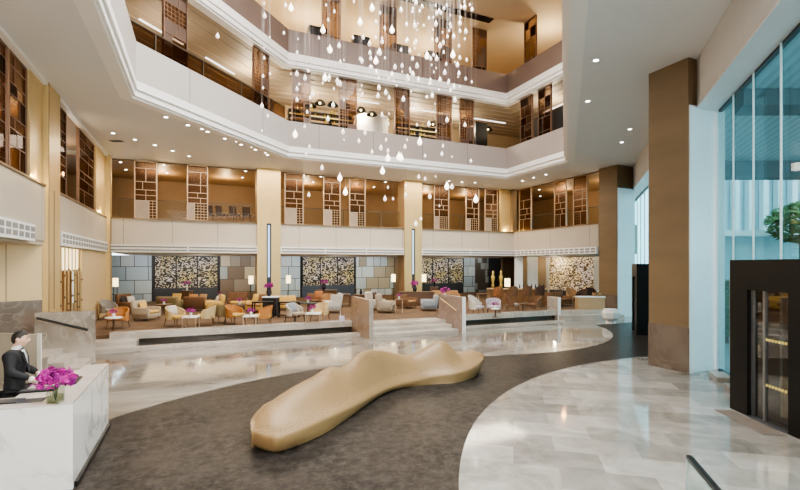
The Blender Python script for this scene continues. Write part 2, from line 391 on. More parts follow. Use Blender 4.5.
for i, a, b in ((5,.12,.30),(5,.42,.62),(5,.7,.86),(4,.05,.2),(4,.3,.47),(4,.58,.72),(3,.2,.7)):
    for o in (3.4,):
        A_, B_ = offs(ATR, o), offs(ATR, o+.07); j = (i+1) % 7
        P0 = [Vector(A_[i]).lerp(Vector(A_[j]), t) for t in (a, b)]; P1 = [Vector(B_[i]).lerp(Vector(B_[j]), t) for t in (a, b)]
        lg.prism([tuple(P0[0]), tuple(P0[1]), tuple(P1[1]), tuple(P1[0])], 13.2, 13.24)
struct(lg, 'trim_3', MT['white_glow'])
# dark slot and square fittings in the top ceiling
tag(MB().box(10.2,16.2,22.6,23.1,17.70,17.76).build('ceiling_slot', MT['black']), 'long dark slot diffuser in the warm ceiling high over the atrium', 'vent')

# lounge platform, three marble steps, water channel and kerb
struct(MB().prism([(-5,18.9),(17.4,18.9),(20.6,17.9),(30,26),(30,36),(-9,36),(-9,18.9)], 0, .40), 'floor_lounge', MT['carpet'])
pe = MB().box(-2.9,6.0,18.66,19.08,.25,.50).box(10.38,17.3,18.5,18.98,.25,.50)
pe.prism([(17.3,18.55),(20.7,17.55),(20.8,17.9),(17.4,18.95)], 0, .48)
pe.prism([(17.3,18.1),(20.6,17.1),(20.7,17.6),(17.3,18.6)], 0, .26)
pe.box(-4.3,-2.0,18.0,18.75,0,.30).box(-4.3,-2.0,17.4,18.0,0,.15)
struct(pe, 'trim_4', MT['platstone'])
struct(MB().box(-2.2,6.0,17.55,18.0,0,.10).box(10.38,17.0,17.65,17.95,0,.07), 'trim_5', MT['platstone'])
tag(MB().box(-2.1,6.0,18.0,18.74,.005,.06).box(10.38,17.0,17.95,18.62,.005,.05).box(-2.9,6.0,18.80,18.88,.06,.25).box(10.38,17.3,18.66,18.74,.05,.25).build('water_channel_and_gap', MT['water']), 'dark water channel and shaded kerb gap running along the foot of the lounge platform', 'water channel')  # upright strips put the shadow gap under the curb into dark colour
t = thing('stone_steps', 'pale marble steps up to the lounge between the two stone balustrades', 'steps', (0,0,0))
for k in range(3):
    MB().box(6.19,10.18,16.75+k*.55,18.9,k*.14 + .002,(k+1)*.14).build('step', MT['platstone'], t)

# left wall (u = -4.3): gold niche wall, lattice bay, cladding band, gallery openings
struct(MB().box(-9,-4.3,-6,15.7,3.62,5.33).box(-9,-4.3,15.7,27,3.62,5.33).box(-9.0,-4.34,-6,27,3.5,3.62), 'wall_left', MT['ledge_l'])
gw0, gw1 = (-6.3, 15.92), (-4.34, 16.8)
struct(MB().wall(gw1, gw0, -.2, 0, 3.52), 'wall_left_niche', MT['goldwall'])
struct(MB().wall(gw1, gw0, .05, 0, 1.85), 'baseboard_left', MT['brownstone'])
struct(MB().box(-4.6,-4.32,21.7,27,0,3.55), 'wall_left_lounge', MT['goldwall'])
struct(MB().box(-7.5,-7.3,-6,36,5.33,8.5), 'wall_left_gallery_back', MT['brownw'])
struct(MB().box(-7.3,-4.4,-6,26,8.36,8.44), 'ceiling_left_gallery', MT['umber'])
struct(MB().box(-9,-8.8,-6,36,0,ZC), 'wall_left_outer', MT['umber'])
struct(MB().box(-8.8,-4.7,21.72,22.0,0,3.6).box(-6.1,-5.9,15,22,0,3.6), 'wall_lattice_back', M('amber_wall', (.40,.20,.08), .6))
struct(MB().box(-9,8,-6.2,-6,0,ZC), 'wall_front', MT['white'])
# thin white strip where the left wall meets the ceiling
struct(MB().box(-4.42,-4.22,-6,27,8.36,8.45), 'trim_6', MT['cornice'])

# back of the lobby (v = 27): cladding band, lounge ceiling, gallery
struct(MB().box(-4.3,21.1,27.0,35.5,3.62,5.33), 'wall_back', MT['ledge_b'])
struct(MB().prism([(21.1,19.26),(24.3,19.26),(30.6,25.56),(30.6,36),(21.1,36)],3.62,5.33), 'wall_right', MT['ledge_l'])
struct(MB().box(-4.3,21.2,27.1,36,3.56,3.615).prism([(21.2,19.3),(24.3,19.3),(30.5,25.5),(30.5,36),(21.2,36)],3.56,3.615), 'ceiling_lounge', MT['ceil'])
struct(MB().box(-9,31,33.2,33.4,5.33,8.45), 'wall_gallery_back', MT['brownw'])
struct(MB().box(-9,31,27.5,33.2,8.38,8.44).prism([(21.5,19),(23.2,19),(29.5,25.3),(29.5,27.5),(21.5,27.5)],8.38,8.44), 'ceiling_gallery', MT['umber'])
struct(MB().box(26.5,26.7,22.4,33,5.33,8.45), 'wall_right_gallery_back', MT['brownw'])
struct(MB().box(-4.3,31,35.5,35.7,.4,3.6), 'wall_lounge_back', MT['slate'])
# stone facings of the lounge back wall
struct(MB().box(-5.55,-3.02,35.3,35.5,.4,3.56).box(5.4,7.15,35.3,35.5,.4,3.56).box(22.0,23.2,35.3,35.5,.4,3.56), 'trim_7', MT['bluestone'])
struct(MB().box(1.35,5.3,35.3,35.5,.4,3.56), 'trim_8', MT['mixstone'])
struct(MB().box(23.2,24.7,35.3,35.5,.4,3.56), 'trim_15', BLOCKS('dark_wall_small_windows', [(.09,.08,.07),(.10,.09,.08),(.085,.075,.065),(.30,.33,.34)], .5, .62, (.09,.08,.07)))
struct(MB().box(11.7,15.1,35.3,35.5,.4,3.56), 'trim_9', MT['coolmix'])
struct(MB().box(15.1,16.4,35.2,35.5,.4,3.56).box(26.4,27.9,34.9,35.5,.4,3.56), 'trim_10', MT['veneer'])
def pierced(x0, x1, nm, slate, label, z0=1.30):
    t = thing('pierced_screen', label, 'wall screen', ((x0+x1)/2, 35.3, .4), 0)
    w = (x1-x0)/2; n = 3
    for k in range(n):
        a = -w+k*2*w/n; MB().box(a+.04,a+2*w/n-.04,-.06,.1,z0-.4,3.1).build('panel', nm, t)
    MB().box(-w,w,-.1,.1,0,z0-.42).build('plinth', slate, t)
    f = MB()
    for k in range(n+1): f.box(-w+k*2*w/n-.04,-w+k*2*w/n+.04,-.1,.1,z0-.42,3.15)
    f.build('frame', MT['black'], t)
pierced(-2.85, 1.2, MT['speck'], MT['slate'], 'pierced gold and black screen over dark slate in the left lounge bay')
pierced(7.3, 11.55, MT['speck'], MT['slateblue'], 'pierced silver and gold screen over blue slate in the middle lounge bay')
pierced(17.2, 21.9, MT['speck'], MT['slate'], 'pierced dark screen behind the lamp in the right lounge bay')
t = thing('pierced_screen', 'bright gold pierced screen wall beyond the far right of the lounge', 'wall screen', (0,0,0))
a, b = (25.47, 28.1), (25.92, 24.08)
MB().wall(a, b, .15, .95, 3.5).build('panel', MT['speckgold'], t)
MB().wall(a, b, .2, .4, .94).build('plinth', MT['chocolate'] if 'chocolate' in MT else MT['slate'], t)
MB().wall((a[0]-.1,a[1]+.4), a, .2, .4, 3.5).wall(b, (b[0]+.1,b[1]-.4), .2, .4, 3.5).build('frame', MT['white'], t)
# the bar end: wood wall, white fin, alcove
struct(MB().wall((24.62, 33.0), (25.93, 33.0), .3, .4, 3.56), 'wall_bar', MT['veneer'])
struct(MB().wall((21.08, 26.77), (21.58, 26.55), .3, .4, 3.56).wall((22.58, 27.2), (23.26, 26.89), .3, .4, 3.56), 'wall_bar_pale', MT['white'])
struct(MB().wall((23.54, 28.96), (25.22, 28.22), .3, .4, 3.56), 'wall_bar_back', MT['umber'])
struct(MB().box(29.8,30,24.8,36,0,ZC), 'wall_right_outer', MT['umber'])

# air grilles under the ledges
def grille(x0, x1, y0, y1, along_u, label):
    """white louvred box under a ledge: two rows of cells"""
    t = thing('air_grille', label, 'air grille', (x0+(0 if along_u else .02), y0-(.02 if along_u else 0), 3.56))
    w = (x1-x0) if along_u else (y1-y0)
    if along_u:
        MB().box(0,w,-.14,.0,0,.40).build('casing', MT['grille'], t); s = MB()
        n = max(2,int(w/2.6)); c = w/n
        for k in range(n):
            for z in (.08,.25): s.box(k*c+.06,(k+1)*c-.02,-.148,-.13,z,z+.075)
    else:
        sgn = 1 if x1 > x0 else -1
        xs = sorted((0, sgn*.10)); MB().box(xs[0],xs[1],0,w,0,.46).build('casing', MT['grille'], t); s = MB()
        n = int(w/.42); c = w/n; xa = sorted((sgn*.09, sgn*.11))
        for k in range(n):
            for z in (.08,.26): s.box(xa[0],xa[1],k*c+.07,(k+1)*c-.05,z,z+.13)
    s.build('louvre', MT['slot'], t)
grille(-4.3,0,10.0,15.6,False,'white two-row air grille above the reception niche at far left')
bpy.data.objects['air_grille'].location.x = -4.28
def grille_l(y0,y1,label): 
    grille(-4.3,-4.2,y0,y1,False,label)
grille_l(18.3,26.4,'white two-row air grille above the gold lattice on the left wall')
grille(-4.2,3.0,27.0,27.0,True,'long white air grille below the left back balcony')
grille(4.3,12.2,27.0,27.0,True,'long white air grille below the middle back balcony')
grille(13.5,21.0,27.0,27.0,True,'long white air grille below the right back balcony')
t = thing('air_grille', 'white air grille below the balcony on the right-hand wall', 'air grille', (21.08,19.3,3.56))
MB().box(-.12,0,0,7.6,0,.40).build('casing', MT['grille'], t); s = MB()
for k in range(18):
    for z in (.07,.23): s.box(-.128,-.11,k*.42+.07,k*.42+.39,z,z+.10)
s.build('louvre', MT['slot'], t)
struct(MB().box(-4.3,21.1,26.93,27.0,5.28,5.34).box(-4.36,-4.26,-6,27,5.28,5.34).box(21.05,21.12,19.3,27,5.28,5.34), 'trim_11', MT['brownw'])

# columns
def column(x0, x1, y0, y1, z0, z1, mat, label, slit=None, base=None, pale=None):
    t = thing('column', label, 'column', ((x0+x1)/2, y0, z0))
    w = (x1-x0)/2; d = y1-y0; h = z1-z0; b = base[0] if base else 0
    if slit:
        s0, s1 = slit; MB().box(-w,w,.12,d,b,h).build('core', MT['brownw'], t)
        m = MB().box(-w,-.13,0,.12,0,h).box(.13,w,0,.12,0,h).box(-.13,.13,0,.12,s1,h)
        if s0 > 0: m.box(-.13,.13,0,.12,0,s0)
        m.build('cladding', mat, t)
        MB().box(-.13,.13,.08,.12,s0,s1).build('slit', MT['slate'], t)
        MB().box(-.05,.05,.06,.085,s0+.9,s1-.1).build('light_strip', MT['bluelight'], t)
    else: MB().box(-w,w,0,d,b,h).build('shaft', mat, t)
    if base: MB().box(-w-.01,w+.01,-.01,d+.01,0,b).build('base', base[1], t)
    if 'pier' in label or 'corner' in label:
        MB().box(w-.0,w+.012,-.012,.03,0,h).box(w,w+.012,d*.42,d*.42+.05,1.5,h*.62).build('dark_joint', MT['brownw'], t)
    if pale: MB().box(-w+.03,w+.02,-.03,0,0,h-1.27).build('pale_facing', pale, t)
    return t
MT['bluelight'] = M('pale_blue_strip', (.4,.55,.75), .4, emit=(.45,.65,1), es=.8)
MT['palestone'] = M('pale_window_reveal', (.90,.92,.93), .35, scale=.4)
column(3.0,4.3,26.85,28.0,.4,8.45,MT['gold'],'tall gold column with a dark slit, left of the middle lounge bay',(.9,4.9))
column(12.25,13.5,26.85,28.0,.4,8.45,MT['gold'],'tall gold column with a slit, between the middle and right lounge bays',(1.0,4.9))
column(-4.5,-4.12,26.72,27.2,.4,8.45,MT['gold'],'slim gold corner column where the left and back walls meet')
column(-4.7,-4.2,16.9,18.15,0,8.45,MT['gold'],'flat gold pier on the left wall beside the lattice',None,(1.3,MT['brownstone']))
column(11.93,13.08,7.92,9.08,0,8.45,MT['veneer'],'big bronze column with brown marble base next to the revolving door',None,(1.22,MT['brownstone']),MT['palestone'])
column(21.12,22.45,18.0,19.25,0,8.45,MT['veneer'],'more distant bronze column by the far glass door',None,(1.22,MT['brownstone']),MT['palestone'])
def gold_fin(x0,x1,y0,y1,label):
    t = thing('gold_panel', label, 'wall panel', (x0,y0,5.33)); MB().box(0,x1-x0,0,y1-y0,0,3.08).build('sheet', MT['gold'], t)
    MB().box(.02,x1-x0-.02,.02,y1-y0-.02,3.08,3.1).build('cap', MT['brownw'], t)
struct(MB().box(-4.5,-4.34,15.75,16.85,5.33,8.42).box(-4.5,-4.34,24.6,26.7,5.33,8.42).box(20.1,21.0,27.2,27.4,5.33,8.42), 'trim_14', MT['gold'])
struct(MB().box(20.95,21.3,26.9,27.2,5.33,8.42), 'trim_12', MT['veneer'])

# the diagonal glazed side: spandrel, soffit, panes with fins
S2 = .70711
struct(MB().wall((.36,-4.0),(21.9,17.54),-.3,7.17,8.5).wall((21.9,17.54),(31,26.64),-.3,7.17,8.5), 'wall_right_spandrel', M('shaded_plaster',(.66,.645,.63),.7,scale=.4))  # darker copy of the ceiling plaster, grey shading put into its colour
struct(MB().prism([(.36,-4.0),(31,26.64),(31,25.6),(1.4,-4.0)],7.14,7.18), 'trim_13', MT['palestone'])
# ================================================================== glazing
def pane(k, u0, u1, base=0.0):
    p, q = (u0,u0-5.2), (u1,u1-5.2)
    t = MB().wall(p, q, -.03, base, 7.16).build('window_%d' % k, MT['curtain']); t['kind'] = 'structure'
    f = MB().wall((u1-.008,u1-5.208),(u1+.008,u1-5.192),.035,base,7.16).build('window_frame', MT['palefin'], t)
    MB().wall(p, q, -.08, base, base+.07).wall(p, q, -.1, 7.08, 7.17).build('window_sill', MT['slate'], t)
MT['palefin'] = M('pale_fin', (.72,.84,.87), .3)
us = [3.6,4.7,5.8,6.9,8.0,9.05,10.1,11.1,12.05,12.98]
for k in range(len(us)-1): pane(k+1, us[k], us[k+1])
us = [14.0,15.1,16.2,17.3,18.4,19.5,20.6,21.7,22.8,23.9,25.0,26.1,27.2]
for k in range(len(us)-1): pane(k+11, us[k], us[k+1])
struct(MB().wall((13.05,7.88),(14.0,8.8),-.2,0,7.17), 'wall_right_pier', MT['palestone'])
struct(MB().wall((27.25,22.05),(30.2,25.0),-.2,0,8.5), 'wall_right_far', MT['umber'])
struct(MB().wall((-.8,-6),(3.6,-1.6),-.2,0,7.17), 'wall_right_near', MT['white'])
# stone kerbs inside the glass
for a, b, lab in ((11.95,12.5,'low grey stone kerb at the foot of the glass beside the big column'),(11.0,11.6,'low grey stone kerb at the glass close to the revolving door')):
    MBk = MB().wall((a,a-5.15),(b,b-5.15),.35,0,.12); tag(MBk.build('kerb', MT['greystone']), lab, 'kerb')
# ================================================================== outdoors
struct(MB().prism([(-.9,-6.2),(31,25.7),(60,20),(40,-30),(0,-30)], -.2,-.05), 'ground_outdoors', M('outdoor_paving', (.40,.42,.43), .8))
mt, nt, out = nodes('canopy_soffit'); p = pbsdf(nt, out, .5)
tc = N(nt,'ShaderNodeTexCoord'); sx = N(nt,'ShaderNodeSeparateXYZ'); L(nt,tc,'Object',sx,0)
f = math_(nt,'FRACT',math_(nt,'MULTIPLY',math_(nt,'SUBTRACT',sx.outputs[0],sx.outputs[1]),2.6))
nt.links.new(mix_(nt, math_(nt,'LESS_THAN',f,.45),(.62,.72,.75),(.50,.60,.63)), p.inputs['Base Color'])
cp = thing('entrance_canopy', 'slatted grey canopy outside above the glass front', 'canopy')
MB().prism([(7.15, 1.21), (20.03, 14.11), (37.76, 6.26), (30.88, -9.29)], 7.75, 8.1).build('soffit', mt, cp)
MB().prism([(20.12, 14.07), (39.59, 5.45), (39.92, 6.18), (20.44, 14.8)], 7.0, 8.1).build('beam', M('canopy_beam',(.16,.20,.22),.6), cp)
MB().prism([(13.66, 7.52), (34.28, -1.61), (34.65, -0.78), (14.39, 8.18)], 7.3, 7.74).build('cross_beam', M('canopy_rib',(.15,.19,.21),.6), cp)
bl = thing('pale_building', 'pale blue-white building with upright fins outside the glass', 'building')
MB().prism([(29.07, 19.95), (67.01, 3.16), (67.42, 4.07), (29.47, 20.86)], -.1, 12).build('wall', M('pale_outdoor_wall',(.50,.64,.70),.8), bl)
fm = MB()
for q in [[(29.32, 19.29), (29.64, 19.15), (29.8, 19.51), (29.48, 19.66)],[(30.19, 18.91), (30.51, 18.76), (30.67, 19.13), (30.35, 19.27)],[(31.06, 18.52), (31.38, 18.38), (31.54, 18.75), (31.22, 18.89)],[(31.93, 18.14), (32.25, 18.0), (32.41, 18.36), (32.09, 18.5)],[(32.8, 17.75), (33.12, 17.61), (33.28, 17.98), (32.96, 18.12)],[(33.67, 17.37), (33.99, 17.23), (34.15, 17.59), (33.83, 17.73)],[(34.53, 16.98), (34.85, 16.84), (35.02, 17.21), (34.7, 17.35)],[(35.4, 16.6), (35.72, 16.46), (35.88, 16.82), (35.56, 16.97)],[(36.27, 16.22), (36.59, 16.07), (36.75, 16.44), (36.43, 16.58)],[(37.14, 15.83), (37.46, 15.69), (37.62, 16.06), (37.3, 16.2)],[(38.01, 15.45), (38.33, 15.31), (38.49, 15.67), (38.17, 15.81)],[(38.88, 15.06), (39.2, 14.92), (39.36, 15.29), (39.04, 15.43)],[(39.75, 14.68), (40.07, 14.54), (40.23, 14.9), (39.91, 15.04)],[(40.61, 14.29), (40.93, 14.15), (41.1, 14.52), (40.78, 14.66)],[(41.48, 13.91), (41.8, 13.77), (41.96, 14.13), (41.64, 14.27)],[(42.35, 13.52), (42.67, 13.38), (42.83, 13.75), (42.51, 13.89)],[(43.22, 13.14), (43.54, 13.0), (43.7, 13.36), (43.38, 13.51)],[(44.09, 12.76), (44.41, 12.61), (44.57, 12.98), (44.25, 13.12)],[(44.96, 12.37), (45.28, 12.23), (45.44, 12.6), (45.12, 12.74)],[(45.83, 11.99), (46.15, 11.85), (46.31, 12.21), (45.99, 12.35)],[(46.69, 11.6), (47.01, 11.46), (47.18, 11.83), (46.86, 11.97)],[(47.56, 11.22), (47.88, 11.08), (48.04, 11.44), (47.72, 11.58)],[(48.43, 10.83), (48.75, 10.69), (48.91, 11.06), (48.59, 11.2)],[(49.3, 10.45), (49.62, 10.31), (49.78, 10.67), (49.46, 10.82)],[(50.17, 10.07), (50.49, 9.92), (50.65, 10.29), (50.33, 10.43)],[(51.04, 9.68), (51.36, 9.54), (51.52, 9.91), (51.2, 10.05)]]: fm.prism(q, 5.1, 11)
fm.build('fin', M('white_fin',(.80,.86,.90),.7), bl)
MB().prism([(28.5, 18.67), (66.44, 1.88), (67.0, 3.14), (29.06, 19.93)], 4.75, 5.1).build('ledge', M('white_ledge',(.85,.9,.92),.7), bl)
MB().prism([(28.82, 19.4), (66.77, 2.61), (67.0, 3.14), (29.06, 19.93)], -.1, 4.75).build('lower_wall', M('teal_lower_wall',(.34,.50,.53),.6), bl)
def leafy(name, label, cat, x, y, z0, r, h, n):
    t = thing(name, label, cat, (x,y,-.05))
    MB().tube([(0,0,0),(.05,.03,z0*.6),(0,.05,z0+h*.4)],.09,8,.04).build('trunk', MT['wood'], t)
    m = MB()
    for k in range(n):
        a = random.uniform(0,2*PI); e = random.uniform(-1,1); rr = r*random.uniform(.55,1)
        c = Vector((rr*math.cos(a)*math.sqrt(1-e*e), rr*math.sin(a)*math.sqrt(1-e*e), z0+h/2+e*h/2))
        d = Vector((random.uniform(-1,1),random.uniform(-1,1),random.uniform(-.6,.6))).normalized(); s_ = d.orthogonal().normalized()
        l = random.uniform(.14,.28)
        m.add([c-d*l, c+s_*l*.4, c+d*l, c-s_*l*.4], [(0,1,2,3)])
    m.build('foliage', MT['leaf'], t)
leafy('young_tree','leafy green tree outside the glass above the revolving door','tree',32.23,14.72,4.3,1.7,2.3,1300)
leafy('garden_shrub','green shrub outside at the foot of the glass beside the big column','shrub',18.13,10.57,.3,.6,2.0,500)
# ================================================================== door portals
def portal(name, label, loc, rz, W, H, D, o0, o1, OH, near=True):
    """black portal: local x runs along its face (0 = far end), local y points outdoors"""
    t = thing(name, label, 'revolving door', loc, rz)
    MB().box(0,o0,0,D,0,H).box(o1,W,0,D,0,H).box(o0,o1,0,D,OH,H).build('portal', MT['blackdoor'], t)
    MB().box(-.035,-.002,.02,D*.5,.75 if near else .1,H).build('lit_side_edge', M('cream_lit_edge',(.72,.64,.52),.5), t)  # cream colour stands in for light on the portal's side edge
    cx, r = (o0+o1)/2, (o1-o0)/2-.02
    dr = MB()
    for a0, a1 in ((PI*.55,PI*.95),(-PI*.45,-PI*.05),(PI*.05,PI*.3),(PI*1.05,PI*1.3)):
        ps = [(cx+r*math.cos(a0+(a1-a0)*k/6), D*.5+r*math.sin(a0+(a1-a0)*k/6)) for k in range(7)]
        for k in range(6): dr.wall(ps[k], ps[k+1], .015, .02, OH)
    dr.build('drum_glass', MT['doorglass'], t)
    MB().cyl(cx,D*.5,0.01,OH,.035).build('centre_post', MT['black'], t)
    for k in range(3):
        a = R(100+120*k); e = (cx+(r-.05)*math.cos(a), D*.5+(r-.05)*math.sin(a)); c0 = (cx+.04*math.cos(a), D*.5+.04*math.sin(a))
        w = MB().wall(c0, e, .02, .06, OH-.04).build('wing', MT['doorglass'], t)
        MB().wall(c0, e, .03, .01, .10).wall(c0, e, .03, OH-.1, OH-.01).wall((c0[0]+(e[0]-c0[0])*.93,c0[1]+(e[1]-c0[1])*.93), e, .045, .01, OH-.01).build('wing_frame', MT['black'], w)
    # glazed inner face with its two dotted warning strips
    g = MB().box(o0+.02,o1-.02,.10,.115,.02,OH).build('front_glass', MT['doorglass'], t)
    fr = MB()
    for x in (o0+.03, o0+(o1-o0)*.34, o1-.05): fr.box(x-.025,x+.025,.07,.13,0,OH)
    fr.build('front_frame', M('steel_edge',(.30,.30,.30),.3,.8), t)
    for z in (.66,1.50):
        d = MB()
        for k in range(int((o1-o0)*.62/.072)):
            x = o0+(o1-o0)*.36+k*.072; d.box(x,x+.04,.086,.098,z,z+.045)
        d.build('dotted_strip', MT['yellowdot'], t)
    MB().box(o0,o1,-.02,D,-.0,.012).build('threshold', MT['slate'], t)
    return t
MT['yellowdot'] = M('yellow_dot', (.75,.62,.22), .5, emit=(.8,.65,.2), es=.25)
dn = math.atan2(-.903,-.43)
portal('revolving_door','black revolving door portal with dotted glass in the right foreground',(9.83,5.67,0),dn,3.9,3.0,2.6,.47,1.42,2.42)
MB().add([],[])
portal('revolving_door','distant black door portal between the two bronze columns',(17.75,14.35,0),R(-135),1.7,2.95,1.15,.35,1.35,2.4,False)
tag(MB().prism([(9.67, 5.54),(9.09, 4.34),(8.8, 4.54),(9.42, 5.72)],.001,.012).build('door_mat', M('brown_mat',(.20,.165,.14),.7,scale=5)), 'brown entrance mat in front of the revolving door', 'mat')
# glass guard in the right foreground
t = thing('glass_balustrade','clear glass guard with a black cap in the bottom right corner','balustrade',(0,0,0))
ga, gb = (4.18,2.80), (2.34,.55)
MB().wall(ga, gb, .02, 0, 1.07).build('glass', MT['clearpane'] if 'clearpane' in MT else MT['glass'], t)
d = Vector((gb[0]-ga[0],gb[1]-ga[1])).normalized()
MB().wall((ga[0]-d.x*.03+.02,ga[1]-d.y*.03), gb, .05, 1.07, 1.10).build('cap_rail', MT['black'], t)
MB().wall(ga, (ga[0]+d.x*.006,ga[1]+d.y*.006), .021, 0, 1.07).build('edge_post', M('guard_edge',(.45,.52,.52),.2), t)


